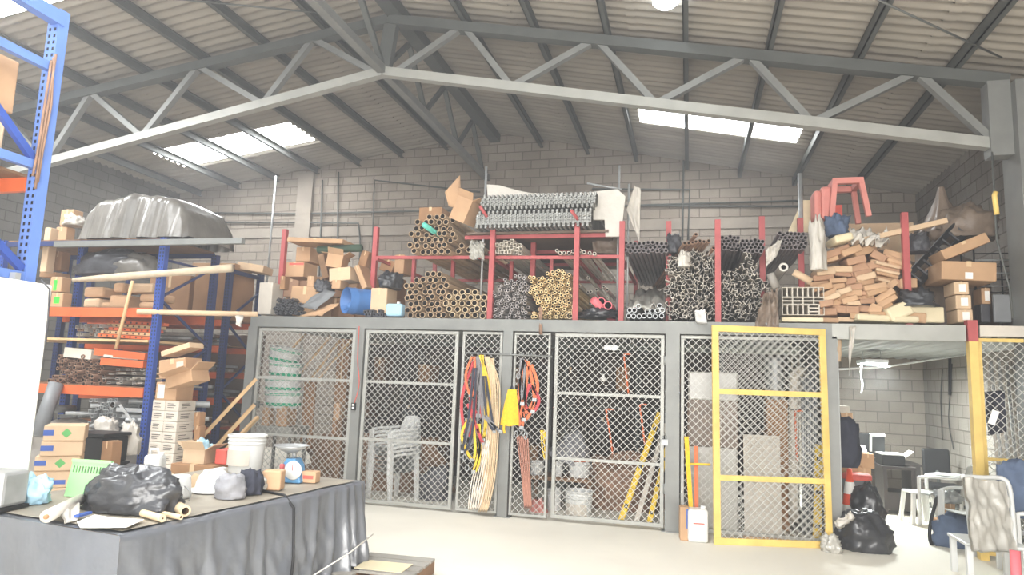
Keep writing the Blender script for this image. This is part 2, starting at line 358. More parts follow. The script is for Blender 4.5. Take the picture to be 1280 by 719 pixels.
# ------------------------------------------------------------------ chain link panels
def link_mesh(w, h, p=.09, r=.0031):
    mb = MB()
    for sgn in (1, -1):
        k = -int(h/p)-1
        while k*p < w+h:
            x0 = k*p; pts = []
            # line x = x0 + t (sgn 1) or x = x0 + h - t
            t0, t1 = 0, h
            if sgn > 0: t0 = max(0, -x0); t1 = min(h, w-x0); f = lambda t: (x0+t, 0, t)
            else: t0 = max(0, x0+h-w); t1 = min(h, x0+h); f = lambda t: (x0+h-t, .004, t)
            if t1-t0 > .01: mb.bar(f(t0), f(t1), r*2, r*2, up=(0, 1, 0))
            k += 1
    return mb
def panel(name, label, cat, x0, x1, z0, z1, Y, bars, fm='steel_pale', b=.045, loc=None, rot=(0, 0, 0), p=.09, kind=None):
    w, h = x1-x0, z1-z0
    t = thing(name, label, cat, loc or (x0, Y, z0), rot, kind=kind)
    fr = MB().box((0, -.02, 0), (w, .02, b)).box((0, -.02, h-b), (w, .02, h)).box((0, -.02, b), (b, .02, h-b)).box((w-b, -.02, b), (w, .02, h-b))
    fr.build('frame', fm, t, bevel=.004)
    for z in bars: MB().box((b, -.018, z-b*.4), (w-b, .018, z+b*.4)).build('crossbar', fm, t)
    link_mesh(w, h, p).build('wire_mesh', 'wire', t, (0, -.008, 0))
    return t
panel('cage_fence', 'chain-link cage panel in front of the white green buckets', 'fence', -6.11, -4.55, .03, 2.37, YT, [.82, 1.62])
panel('cage_fence', 'chain-link cage panel in front of the stacked white chairs', 'fence', -4.39, -3.02, .03, 2.37, YT, [.84, 1.62])
panel('cage_fence', 'narrow chain-link panel behind the hanging red and yellow harnesses', 'fence', -2.96, -2.4, .03, 2.37, YT, [], b=.035)
panel('cage_fence', 'narrow chain-link panel behind the hanging orange ropes', 'fence', -2.24, -1.75, .03, 2.37, YT, [], b=.03)
d = panel('mesh_door', 'chain-link cage door in front of the yellow ladders with a padlock', 'gate', -1.69, -.3, .04, 2.37, YT, [.74, 1.56])
for z in (.4, 1.95):
    MB().tube([(1.4, -.03, z), (1.4, -.03, z+.12)], .018, 8).build('hinge', 'steel_grey', d)
pl = MB().box((1.36, -.07, .98), (1.44, -.03, 1.05)); pl.tube([(1.38, -.05, 1.05), (1.38, -.05, 1.09), (1.42, -.05, 1.09), (1.42, -.05, 1.05)], .007, 6)
pl.build('padlock', 'galv', d)
panel('cage_fence', 'chain-link cage panel behind the leaning yellow gate', 'fence', -.1, 1.55, .03, 2.37, YT, [], b=.04)
panel('cage_fence', 'yellow framed mesh panel at the right edge above the chairs', 'fence', 3.14, 4.15, .05, 2.4, YT, [1.02], 'yellow_paint', .04)
# yellow gate leaning on the cage
ga, gb = V((.27, 8.27, 0)), V((1.56, 8.62, 0))
wy = (gb-ga).length; g = panel('yellow_gate', 'yellow framed chain-link gate leaning loose against the cage', 'gate', 0, wy, 0, 2.47, 0, [.73, 1.7], 'yellow_paint', .075, loc=ga, rot=Euler((radians(-1.2), 0, atan2(gb.y-ga.y, gb.x-ga.x))))

# ================================================================== BUILDERS FOR REPEATED THINGS
def carton(label, loc, size, rot=(0, 0, 0), m='card', tape=True, sticker=None, open_=False, group=None, name='cardboard_box', cat='box', jit=True):
    w, d, h = size; t = thing(name, label, cat, loc, rot, group)
    b = MB()
    if open_:
        k = .008
        b.box((-w/2, -d/2, 0), (w/2, d/2, k)).box((-w/2, -d/2, k), (w/2, -d/2+k, h)).box((-w/2, d/2-k, k), (w/2, d/2, h)).box((-w/2, -d/2+k, k), (-w/2+k, d/2-k, h)).box((w/2-k, -d/2+k, k), (w/2, d/2-k, h))
        b.build('body', m, t)
        fl = min(w, d)*.45
        for (ex, ey, lx, ly, ang) in ((0, -1, w, fl, R.uniform(.3, 1.1)), (0, 1, w, fl, R.uniform(-.3, .5)), (-1, 0, fl, d, R.uniform(-.2, .7)), (1, 0, fl, d, R.uniform(-.2, .7))):
            q = MB(); c_, s_ = cos(ang), sin(ang)
            p0 = V((ex*w/2, ey*d/2, h)); al = V((ey, -ex, 0)) if 0 else V((abs(ey), abs(ex), 0)); o = V((ex*c_, ey*c_, s_)); n = V((-ex*s_, -ey*s_, c_))*.006
            L = (lx if ey else ly)/2
            vs = [p0-al*L, p0+al*L, p0+al*L+o*fl, p0-al*L+o*fl]; vs += [v+n for v in vs]
            q.add(vs, [(0,1,2,3),(7,6,5,4),(0,4,5,1),(1,5,6,2),(2,6,7,3),(3,7,4,0)]); q.build('flap', m, t)
    else:
        b.box((-w/2, -d/2, 0), (w/2, d/2, h)); b.build('body', m, t, bevel=min(.012, h*.08))
        if tape:
            tw = min(.05, w*.12); q = MB().box((-tw/2, -d/2-.002, h-.001), (tw/2, d/2+.002, h+.002)).box((-tw/2, -d/2-.002, h*.72), (tw/2, -d/2, h)).box((-tw/2, d/2, h*.72), (tw/2, d/2+.002, h))
            q.build('tape', 'tape', t)
    if sticker:
        sm, sx, sz, sw, sh = sticker
        MB().box((sx*w-sw*w/2, -d/2-.003, sz*h-sh*h/2), (sx*w+sw*w/2, -d/2-.0005, sz*h+sh*h/2)).build('sticker', sm, t)
    return t
def cpx(label, x0, y0, x1, y1, Y, d, m='card', tilt=0, yaw=0, **k):      # a carton whose front covers these photo pixels at depth Y
    a, b = at(x0, y1, Y), at(x1, y0, Y); w, h = b.x-a.x, b.z-a.z
    if not tilt:                                    # leave room for the side that shows
        ym = (y0+y1)/2
        for _ in range(12):
            lo, hi = a.x, b.x
            if b.x < 0: hi = min(b.x, at(x1, ym, Y+d).x)
            if a.x > 0: lo = max(a.x, at(x0, ym, Y+d).x)
            if hi-lo > .5*w: break
            d *= .85
        a.x, b.x = lo, hi; w = hi-lo
    ca, sa = abs(cos(tilt)), abs(sin(tilt))
    if tilt:
        q = max(.2, ca*ca-sa*sa); w, h = max(.06, (w*ca-h*sa)/q), max(.04, (h*ca-w*sa)/q)
    cx, cz = (a.x+b.x)/2, (a.z+b.z)/2
    o = V((cx, Y+d/2, cz)) - Matrix.Rotation(tilt, 3, 'Y') @ V((0, 0, h/2))
    return carton(label, o, (w, d, h), (0, tilt, yaw), m, **k)
def ring_mesh(R_, r_, L, n=12, mo='tube_card', mi='tube_in'):
    mb = MB(); vs = []
    for (rr, y) in ((R_, 0), (R_, L), (r_, L), (r_, 0)): vs += [(rr*cos(2*pi*j/n), y, rr*sin(2*pi*j/n)) for j in range(n)]
    for i, m, sm in ((0, mo, True), (1, mo, False), (2, mi, True), (3, mo, False)):
        k = (i+1) % 4
        mb.add(vs, [(i*n+j, i*n+(j+1) % n, k*n+(j+1) % n, k*n+j)[::-1] for j in range(n)], m, sm)
    return mb.mesh('tube_'+mo)
def rect_mesh(w, h, t, L, m, mi=None):
    mb = MB(); mi = mi or m
    for lo, hi in (((-w/2, -h/2), (w/2, -h/2+t)), ((-w/2, h/2-t), (w/2, h/2)), ((-w/2, -h/2+t), (-w/2+t, h/2-t)), ((w/2-t, -h/2+t), (w/2, h/2-t))):
        mb.box((lo[0], 0, lo[1]), (hi[0], L, hi[1]), m)
    return mb.mesh('profile')
def poly_mesh(polys, L, m):                   # open sections made of strips (pairs of points, thickness)
    mb = MB()
    for (x0, z0, x1, z1, t) in polys:
        d = V((x1-x0, z1-z0)).normalized()*t/2; nx, nz = -d.y, d.x
        mb.prism([(x0+nx, z0+nz), (x1+nx, z1+nz), (x1-nx, z1-nz), (x0-nx, z0-nz)], L)
    return mb.mesh('section', m)
def inst(me, name, label, cat, loc, rot=(0, 0, 0), group=None):
    o = bpy.data.objects.new(name, me); COL.objects.link(o); o.location = loc; o.rotation_euler = rot
    return tag(o, label, cat, group)
def inside(p, poly):
    x, y = p; r = False; n = len(poly)
    for i in range(n):
        (x1, y1), (x2, y2) = poly[i], poly[i-1]
        if (y1 > y) != (y2 > y) and x < (x2-x1)*(y-y1)/(y2-y1)+x1: r = not r
    return r
def lattice(poly, sp, jit=.08):
    ys = [p[1] for p in poly]; xs = [p[0] for p in poly]; out = []; k = 0; y = max(ys)-sp/2
    while y > min(ys):
        x = min(xs)+(sp/2 if k % 2 else 0)
        while x < max(xs):
            q = (x+R.uniform(-jit, jit)*sp, y+R.uniform(-jit, jit)*sp)
            if inside(q, poly): out.append(q)
            x += sp
        y -= sp*.87; k += 1
    return out
def pile(meshes, pts, Y, name, label, cat, group, dy=.12, rr=.004, spin=0):
    for q in pts:
        inst(R.choice(meshes), name, label, cat, at(q[0], q[1], Y) + V((0, R.uniform(0, dy), 0)), (R.uniform(-rr, rr), R.uniform(0, spin) if spin else 0, R.uniform(-rr, rr)), group)
def crumple(name, label, cat, loc, size, m, seed=0, amp=.16, nu=36, nv=20, rot=(0, 0, 0), flat=.35, top=1.0, group=None, freq=3.0, parent=None, subpart=False):
    from mathutils import noise
    w, d, h = size; mb = MB(); sv = V((seed*3.7, seed*1.3, seed*2.1))
    def fn(u, v):
        a = 2*pi*u; ph = pi*(v-.5)
        r = max(0, cos(ph))**.6; x, y, z = cos(a)*r, sin(a)*r, sin(ph)
        p = V((x, y, z)); n = noise.fractal(p*freq*.6+sv, .9, 2.1, 4)*amp + (abs(noise.noise(p*freq*1.3+sv))-.25)*amp*1.3
        k = 1+n; z = z*top if z > 0 else z
        z2 = z*k
        if z2 < -flat: z2 = -flat-.04*(z2+flat)*-1
        return (x*k*w/2, y*k*d/2, max((z2+flat)/(1+flat)*h, 0))
    mb.grid(nu, nv, fn)
    if parent is not None: return mb.build(name, m, parent, loc, rot)
    o = mb.build(name, m, None, loc, rot); return tag(o, label, cat, group)
def sheet(name, label, cat, pts, m, t=.012, nu=16, nv=16, wave=.02, seed=1, group=None, solid=True, parent=None, freq=4):   # a soft sheet between four corner points, with real thickness
    from mathutils import noise
    A, B, C_, D = [V(p) for p in pts]; n = (B-A).cross(D-A).normalized(); mb = MB()
    def pos(u, v, s):
        p = A*(1-u)*(1-v)+B*u*(1-v)+C_*u*v+D*(1-u)*v
        return p + n*(wave*noise.fractal(V((u*freq, v*freq*.6, seed*2.3)), .9, 2, 3) + s*t)
    mb.grid(nu, nv, lambda u, v: pos(u, v, 0)); mb.grid(nu, nv, lambda u, v: pos(u, v, 1))
    k = (nu+1)*(nv+1); E_ = []
    ring = [i for i in range(nu+1)]+[(j+1)*(nu+1)-1 for j in range(1, nv+1)]+[nv*(nu+1)+i for i in range(nu-1, -1, -1)]+[j*(nu+1) for j in range(nv-1, 0, -1)]
    fs = [(ring[i], ring[(i+1) % len(ring)], ring[(i+1) % len(ring)]+k, ring[i]+k) for i in range(len(ring))]
    mb.f += [list(f) for f in fs]; mb.mi += [0]*len(fs); mb.sm += [True]*len(fs)
    o = mb.build(name, m, parent)
    return o if parent is not None else tag(o, label, cat, group)
mat('kraft', c(196, 160, 126), .85, 0, .1, 5, .1, 20); mat('kraft2', c(178, 140, 112), .85, 0, .1, 5, .1, 20); mat('cream', c(226, 212, 178), .8, 0, .08, 5, .1, 20)
mat('red_print', c(214, 96, 84), .7); mat('blue_drum', c(74, 120, 180), .4, 0, .1, 3); mat('pale_blue', c(164, 202, 222), .5, 0, .08, 5)
mat('teal', c(98, 196, 176), .5); mat('pvc_yellow', c(222, 196, 146), .6, 0, .1, 6); mat('pvc_white', c(212, 204, 190), .55, 0, .06, 6)
mat('pipe_grey', c(172, 164, 160), .5, .1, .14, 7); mat('pipe_dark', c(120, 112, 112), .5, .1, .15, 6); mat('hole', c(66, 54, 46), .9); mat('alu', c(188, 180, 168), .45, .1, .12, 7)
mat('alu_dark', c(156, 150, 142), .5, .1, .16, 7); mat('pink', c(222, 112, 120), .5, 0, .08, 5); mat('brown_film', c(128, 112, 98), .4, 0, .16, 6, .3, 16)
mat('plywood', c(112, 96, 84), .85, 0, .12, 3); mat('galv_sheet', c(142, 142, 138), .5, .2, .5, 9, detail=6, stretch=(9, .5, 3)); mat('dark_film', c(74, 74, 78), .35, 0, .18, 6, .3, 16)
mat('white_film', c(200, 194, 184), .35, 0, .06, 6, .35, 14); mat('jean', c(86, 100, 124), .8, 0, .15, 8); mat('pinkwood', c(204, 130, 120), .6, 0, .08, 5)
mat('green_sticker', c(70, 220, 70), .6); mat('green_print', c(40, 168, 126), .6); mat('blue_tape', c(60, 92, 168), .5); mat('text_ink', c(70, 62, 56), .8)

# ================================================================== ON THE MEZZANINE
YF = 8.92
# red pipe rack
rk = thing('pipe_rack', 'red steel pipe rack with uprights and rails on the mezzanine', 'rack', (0, 0, ZM))
def up_(x, ytop, ybot, Y, w=.07):
    a, b = at(x, ytop, Y), at(x, ybot, Y)
    MB().box((a.x-w/2, Y-w/2, 0), (a.x+w/2, Y+w/2, a.z-ZM)).build('upright', 'red_paint', rk)
    return a
for x, yt, yb, Y in ((357, 287, 340, 9.25), (471, 284, 345, 9.25), (617, 281, 396, 8.95), (668, 279, 345, 9.6), (722, 276, 396, 8.86), (778, 277, 396, 8.95), (836, 277, 390, 9.3), (897, 275, 396, 8.86), (952, 271, 396, 9.3), (1000, 273, 396, 9.3), (1130, 266, 396, 8.95)):
    up_(x, yt, yb, Y)
for x0, x1, y, Y in ((471, 617, 322, 9.1), (617, 722, 322, 9.05), (722, 778, 321, 9.05)):
    a, b = at(x0, y, Y), at(x1, y, Y); z = a.z-ZM
    MB().bar((a.x, Y, z), (b.x, Y, b.z-ZM), .045, .045).build('rail', 'red_paint', rk)
    MB().bar((a.x, 11.4, z), (b.x, 11.4, z), .045, .045).build('rail', 'red_paint', rk)
for x in (471, 617, 722, 778):
    a = at(x, 322, 9.05); MB().bar((a.x, 9.05, a.z-ZM-.02), (a.x, 11.4, a.z-ZM-.02), .04, .04).build('rail', 'red_paint', rk)
    MB().box((a.x-.03, 11.37, 0), (a.x+.03, 11.43, 1.6)).build('upright', 'red_paint', rk)
for x in (518, 567, 640, 690): 
    a = at(x, 323, 9.6); MB().box((a.x-.025, 9.57, 0), (a.x+.025, 9.63, a.z-ZM)).build('upright', 'red_paint', rk)
for (xa, ya), (xb, yb) in (((600, 258), (617, 283)), ((714, 263), (730, 285))):
    a, b = at(xa, ya, 8.6), at(xb, yb, 8.95); o = V((0, 0, ZM)); MB().tube([a-o, b-o], .022, 8).build('arm', 'red_paint', rk)
# pipes and tubes, each one an object
tubeA = [ring_mesh(.042, .034, 3.0, 12, 'tube_card', 'hole'), ring_mesh(.042, .033, 2.7, 12, 'tube_card', 'hole')]
mat('tube_pale', c(212, 190, 156), .85, 0, .1, 5); tubeB = [ring_mesh(.042, .034, 3.0, 12, 'tube_pale', 'hole')]
pile(tubeA, lattice([(512, 278), (534, 267), (556, 265), (566, 289), (562, 318), (508, 318)], 8.6), YF, 'cardboard_tube', 'brown cardboard tube in the high stack on the red rail under the open carton', 'tube', 'cardboard tubes on the rail', spin=3)
pile(tubeA, lattice([(502, 398), (504, 356), (527, 341), (547, 340), (559, 356), (556, 398)], 8.5), YF, 'cardboard_tube', 'brown cardboard tube in the tall lower stack right of the pale blue jug', 'tube', 'cardboard tubes on the mezzanine floor', spin=3)
pile(tubeB, lattice([(557, 398), (557, 371), (566, 358), (592, 356), (607, 371), (605, 398)], 8.6), YF-.02, 'cardboard_tube', 'pale tan cardboard tube in the low stack left of the grey pipe bundle', 'tube', 'pale cardboard tubes', spin=3)
tl = [inst(tubeA[0], 'cardboard_tube', 'loose brown cardboard tube right of the high tube stack', 'tube', at(x, y, YF+.15), (0, 0, -.02), 'loose cardboard tubes') for x, y in ((569, 297), (560, 284), (577, 307), (586, 312), (573, 314), (566, 275))]
tag(MB().tube([at(530, 281, 8.72), at(556, 299, 9.3)], .038, 12).build('teal_tube', 'teal'), 'teal plastic tube lying over the brown cardboard tubes', 'tube')
pg = [ring_mesh(.024, .015, 2.9, 8, 'pipe_grey', 'pipe_dark'), ring_mesh(.021, .013, 2.8, 8, 'pipe_grey', 'pipe_dark')]
pile(pg, lattice([(609, 370), (627, 349), (654, 341), (659, 363), (657, 398), (619, 398), (610, 385)], 4.9, .2), YF, 'grey_pipe', 'thin grey pipe in the bundle between the tan tubes and yellow tubes', 'pipe', 'thin grey pipes', dy=.25, rr=.01)
py_ = [ring_mesh(.025, .015, 2.6, 8, 'pvc_yellow', 'hole')]
pile(py_, lattice([(662, 345), (682, 344), (686, 337), (693, 333), (711, 341), (713, 398), (661, 398), (673, 381), (662, 372), (659, 361)], 5.1, .12), YF-.02, 'yellow_tube', 'narrow cream yellow tube in the dense bundle left of the pink pipes', 'tube', 'cream yellow tubes', dy=.2, rr=.012)
for x, y, l in ((718.5, 384, 'upper'), (712, 395, 'lower')): inst(tubeB[0], 'cardboard_tube', '%s wide tan tube beside the cream yellow tube bundle' % l, 'tube', at(x, y, YF-.05), (0, 0, .01))
sq = [rect_mesh(.05, .05, .006, 2.8, 'pvc_white')]
pile(sq, lattice([(616, 317), (619, 304), (640, 297), (650, 305), (652, 317)], 5.2, .1), 8.95, 'white_square_tube', 'white square tube lying on the red rail above the grey pipes', 'tube', 'white square tubes', rr=.006)
pt = [ring_mesh(.024, .017, 2.4, 8, 'pvc_white', 'hole')]
for x, y in ((696, 313), (700, 316), (705, 316), (711, 316), (716, 314), (720, 314), (725, 313), (730, 315), (737, 316), (743, 317)):
    inst(pt[0], 'pale_tube', 'thin pale tube resting on the red rail above the yellow tubes', 'tube', at(x, y, 8.95), (-.005, 0, R.uniform(-.02, .01)), 'thin pale tubes on the rail')
for k in range(14):
    inst(pt[0], 'pale_tube', 'thin pale tube low behind the red uprights above the pink pipes', 'tube', at(R.uniform(712, 768), R.uniform(345, 378), 9.7)+V((0, R.uniform(0, .3), 0)), (0, 0, R.uniform(-.02, .02)), 'thin pale tubes behind')
pdk = [ring_mesh(.028, .02, 3.2, 10, 'pipe_dark', 'hole')]
def dark_rows(x0, x1, y0, rows, lab, grp, sp=5.6):
    for r in range(rows):
        x = x0+(r % 2)*sp/2
        while x < x1:
            inst(pdk[0], 'dark_pipe', lab, 'pipe', at(x, y0+r*sp*.87+R.uniform(-.6, .6), 8.95)+V((0, R.uniform(0, .1), 0)), (0, 0, R.uniform(-.004, .004)), grp); x += sp
dark_rows(782, 833, 303, 3, 'dark grey pipe in the high row left of the profile stack', 'dark pipes in the high row')
dark_rows(929, 956, 300, 4, 'dark grey pipe in the middle bundle behind the hanging brown film', 'dark pipes in the middle bundle', 5)
dark_rows(975, 1010, 291, 5, 'dark pipe in the tall bundle above the grid of rectangular tubes', 'dark pipes in the right bundle', 5)
dark_rows(903, 924, 296, 4, 'dark pipe in the bundle just right of the middle red upright', 'dark pipes beside the upright', 5)
pw = [ring_mesh(.033, .024, 2.8, 12, 'galv', 'hole')]
for x, y in ((787, 388), (793, 388), (798, 383), (786, 395), (792, 395.5), (799, 395.5), (805, 395), (812, 395), (819, 395.5), (827, 395), (809, 389), (822, 388.5), (828, 388), (824.5, 382.5), (815.5, 389)):
    inst(pw[0], 'steel_pipe', 'galvanised pipe in the low film-wrapped stack by the profile stack', 'pipe', at(x, y, YF), (0, 0, 0), 'galvanised pipes')
sheet('plastic_film', 'clear plastic film lying over the galvanised pipes', 'film', [at(784, 386, 8.95), at(833, 386, 8.95), at(833, 362, 10.6), at(798, 362, 10.6)], 'clear_film', .008, wave=.08, freq=8)
pk = [ring_mesh(.055, .045, 1.6, 14, 'pink', 'hole')]
inst(pk[0], 'pink_pipe', 'pink pipe with an open dark end above the black foil', 'pipe', at(751.5, 377, 8.9), (0, 0, 0)); inst(pk[0], 'pink_pipe', 'pink pipe lowest at the foot of the red upright', 'pipe', at(760, 382, 8.88), (0, 0, 0))
tag(MB().tube([at(742, 375, 8.85), at(775, 410, 9.4)], .052, 14).build('pink_roll', 'pink'), 'closed pink roll leftmost of the pink pipes', 'roll')
crumple('black_foil', 'crumpled black foil under the pink pipes', 'foil', at(746, 398, 9.1)*1+V((0, 0, .0)), (.5, .5, .13), 'black_plastic', 3, .4)
# metal sections
secs = []
for m in ('alu', 'alu', 'pvc_white', 'alu_dark'):
    secs += [rect_mesh(.062, .034, .006, 2.6, m), poly_mesh([(-.03, -.02, .03, -.02, .006), (-.03, -.02, -.03, .02, .006), (.03, -.02, .03, .02, .006)], 2.6, m),
             poly_mesh([(-.03, -.02, -.03, .02, .006), (-.03, .02, .03, .02, .006), (.03, .02, .03, .005, .006), (-.03, -.02, -.01, -.02, .006)], 2.6, m),
             poly_mesh([(0, -.03, 0, .03, .006), (-.025, .03, .025, .03, .006), (-.025, -.03, .025, -.03, .006)], 2.6, m)]
pile(secs, lattice([(832, 398), (833, 341), (835, 319), (854, 318), (868, 309), (894, 318), (898, 357), (897, 398)], 6.1, .15), YF, 'metal_profile', 'pale metal profile in the crowded stack left of the middle red upright', 'profile', 'metal profiles in the crowded stack', dy=.2, rr=.01, spin=6.2)
pile(secs[12:]+secs[:8], lattice([(900, 398), (900, 338), (927, 332), (931, 314), (941, 314), (946, 340), (954, 349), (970, 358), (972, 372), (960, 383), (944, 398)], 6.3, .15), YF, 'metal_profile', 'grey metal profile in the mixed bundle right of the middle red upright', 'profile', 'metal profiles in the mixed bundle', dy=.25, rr=.012, spin=6.2)
pbr = ring_mesh(.026, .018, 2.0, 8, 'rust', 'hole')
for x, y in ((856, 304), (861, 304), (866, 303), (870, 302), (875, 301), (880, 302), (886, 301), (892, 310), (870, 293)):
    inst(pbr, 'brown_pipe', 'brown pipe slanting up on top of the crowded profile stack', 'pipe', at(x, y, 8.85), (radians(-9), 0, radians(14)), 'brown pipes on the profile stack')
sheet('paper_sheet', 'white paper hanging over the edge below the profile stack', 'paper', [at(868, 388, 8.9), at(881, 387, 8.9), at(884, 404, 8.62), at(870, 404, 8.62)], 'paper', .006, 6, 6, .02)
# rectangular tube grid
RV, RH = rect_mesh(.058, .125, .006, 2.6, 'pvc_white'), rect_mesh(.118, .042, .006, 2.6, 'pvc_white')
g0 = at(978, 394, YF-.04); lab = 'white rectangular tube in the neat grid at the beam edge'
for k in range(8): inst(RV, 'rectangular_tube', lab, 'tube', g0+V((.03+.06*k, 0, .285)), group='rectangular tubes in the grid')
for r in range(2):
    for k in range(4): inst(RH, 'rectangular_tube', lab, 'tube', g0+V((.06+.12*k, 0, .155+.045*r)), group='rectangular tubes in the grid')
for k in (0, 1, 2, 3, 4, 7): inst(RV, 'rectangular_tube', lab, 'tube', g0+V((.03+.06*k, 0, .066)), group='rectangular tubes in the grid')
for k in range(3): inst(RH, 'rectangular_tube', lab, 'tube', g0+V((.36, 0, .025+.043*k)), group='rectangular tubes in the grid')
tag(MB().box((0, 0, 0), (.46, .8, .05)).build('foam_slab', 'cream', None, at(978, 402, 8.8)), 'cream slab under the grid of rectangular tubes', 'slab')
inst(ring_mesh(.055, .03, 1.5, 16, 'white_film', 'hole'), 'film_roll', 'white film roll end above the rectangular tube grid', 'roll', at(979.5, 334, 8.85))
tag(MB().tube([at(992, 340, 8.9), at(1014, 352, 8.9)], .045, 14).build('paper_roll', 'card_pale'), 'short tan roll lying crosswise right of the white film roll', 'roll')
tag(MB().tube([at(963, 342, 8.86), at(970, 360, 8.86)], .05, 12).build('mesh_roll', 'alu_dark'), 'grey wire netting roll left of the tube grid', 'roll')
sheet('brown_film', 'brown plastic film hanging over the beam beside the tube grid', 'film', [at(955, 366, 8.86), at(972, 362, 8.86), at(974, 412, 8.62), at(941, 414, 8.62)], 'brown_film', .01, wave=.08, freq=7)
sheet('white_film', 'white film draped between the two dark pipe bundles', 'film', [at(957, 312, 8.88), at(979, 297, 8.88), at(972, 318, 8.84), at(958, 334, 8.84)], 'white_film', .008, wave=.06, freq=6)
crumple('plastic_bag', 'dark grey plastic bag left of the crowded profile stack', 'bag', at(842, 318, 9.25), (.2, .3, .27), 'dark_film', 8, .3)
crumple('white_wrap', 'white plastic wrap caught on top of the profile stack', 'film', at(855, 334, 8.88), (.16, .14, .2), 'white_film', 9, .4)
# stack of corrugated sheets and what lies round it
def zig(w, L, p, h, t, n0=0):
    mb = MB(); k = int(w/p); pr = []
    for i in range(k):
        for fx, fz in ((0, 0), (.46, 0), (.5, h), (.96, h)): pr.append(((i+fx)*p, fz))
    n = len(pr); vs = [(x, y, z+dz) for dz in (0, t) for y in (0, L) for x, z in pr]
    fs = []
    for i in range(n-1):
        fs += [(i, i+1, n+i+1, n+i), (2*n+i, 3*n+i, 3*n+i+1, 2*n+i+1), (i, 2*n+i, 2*n+i+1, i+1), (n+i, n+i+1, 3*n+i+1, 3*n+i)]
    return mb.add(vs, fs).mesh('corrugated_sheet', 'galv_sheet')
zm = zig(1.66, 3.0, .064, .05, .0168)
a, b_ = at(594, 285, 8.75), at(600, 262, 8.75)
for base, n, nm in ((a, 11, 'lower'), (b_, 9, 'upper')):
    for k in range(n):
        inst(zm, 'corrugated_sheet', 'grey corrugated sheet in the %s bundle on top of the red rack' % nm, 'sheet', base+V((R.uniform(-.006, .006), R.uniform(0, .025), .0175*k)), group='corrugated sheets, %s bundle' % nm)
z0 = at(594, 286, 8.75).z
tag(MB().box((-3.05, 8.95, z0-.035), (-1.05, 12.0, z0-.004)).build('plywood_shelf', 'plywood'), 'dark plywood shelf carrying the corrugated sheets', 'shelf')
for k in range(3): MB().bar((-3.1, 9.05+1.15*k, z0-.06-ZM), (-1.0, 9.05+1.15*k, z0-.06-ZM), .05, .05).build('rail', 'red_paint', rk)
sheet('brown_tarp', 'brown tarp hanging behind the red uprights under the sheet stack', 'tarp', [at(738, 291, 9.5), at(779, 290, 9.5), at(778, 318, 9.6), at(742, 316, 9.6)], 'brown_film', .01, wave=.05)
pts = [(609, 231), (625, 232), (645, 238), (665, 242), (720, 243), (760, 238), (772, 237), (782, 246), (776, 296), (757, 296), (756, 275), (612, 275)]
q0 = [at(x, y, 9.0) for x, y in pts]
tag(MB().prism([(p.x, p.z) for p in q0][::-1], .06).build('foam_board', 'white_film', None, (0, 12.05, 0)) if 0 else MB().prism([(p.x, p.z) for p in q0][::-1], .05).build('foam_board', 'white_film', None, (0, 8.98, 0)), 'white wrapped board standing behind the corrugated sheets', 'board')
sheet('white_film', 'white plastic strip hanging right of the sheet stack', 'film', [at(783, 262, 9.2), at(793, 232, 9.2), at(801, 236, 9.2), at(799, 302, 9.2)], 'white_film', .01, wave=.05)
for x, y0, y1, l, Y, r in ((608, 208, 262, 'left of the sheet stack', 9.05, .016), (774, 207, 296, 'right of the sheet stack', 9.2, .016), (786, 230, 300, 'behind the white plastic strip', 9.3, .013), (1000, 217, 292, 'in front of the cream board', 9.35, .03)):
    a, b = at(x, y0, Y), at(x, y1, Y); tag(MB().tube([(a.x, Y, ZM), (a.x, Y, a.z)], r, 10).build('pole', 'galv'), 'upright grey pole %s' % l, 'pole')
tag(MB().tube([at(734, 229, 9.18), at(777, 237, 9.18)], .014, 8).build('short_rod', 'galv'), 'thin rod lying across above the sheet stack', 'rod')
o = carton('open tan carton with raised flap left of the corrugated sheets', at(577, 274, 8.95)+V((0, 0, -.05)), (.26, .3, .34), (0, radians(24), radians(-12)), 'card', open_=True)
sheet('cardboard_flap', 'tan cardboard sheet standing up beside the open carton', 'cardboard', [at(561, 258, 8.8), at(577, 262, 8.86), at(575, 219, 8.8), at(556, 240, 8.74)], 'card', .008, 4, 4, .01)
cpx('flat tan carton behind the high cardboard tubes', 523, 258, 566, 277, 9.5, .5, 'card_dark')
sheet('torn_film', 'torn plastic strips hanging beside the loose cardboard tubes', 'film', [at(588, 300, 8.85), at(606, 303, 8.85), at(604, 324, 8.82), at(586, 324, 8.82)], 'clear_film', .006, wave=.12, freq=9)
sheet('rust_ribbon', 'pink brown ribbon hanging over the beam below the yellow tubes', 'ribbon', [at(673.5, 384, 8.84), at(678, 384, 8.84), at(678, 418, 8.62), at(674, 418, 8.62)], 'rust', .006, 4, 8, .02)
# cardboard heap at the left end
Z = 8.95
cpx('white panel box at the left end of the mezzanine edge', 321, 353, 354, 393, 8.95, .3, 'card_white', tape=False)
blk = [rect_mesh(.05, .05, .012, .5, 'dark_film')]
pile(blk, lattice([(338, 394), (340, 376), (358, 373), (376, 378), (376, 394)], 6), 8.84, 'black_profile', 'short black square tube in front of the white panel box', 'tube', 'black square tubes', dy=.05, spin=3)
pile(blk, lattice([(452, 396), (452, 389), (486, 389), (486, 396)], 5), 8.84, 'black_profile', 'small black square tube under the tan carton beside the drum', 'tube', 'black square tubes by the drum', dy=.05)
cpx('large tan carton beside the left drum, lowest of the heap', 360, 357, 399, 396, 9.0, .45, 'card', tilt=.05)
cpx('tan carton with red print near the left red upright', 355, 327, 397, 346, 9.3, .4, 'card', sticker=('red_print', .1, .85, .75, .14))
cpx('wide tan carton behind the red-printed carton', 369, 308, 404, 327, 9.5, .4, 'card')
cpx('open small carton left under the red-printed carton', 349, 345, 362, 362, 9.05, .25, 'card_dark')
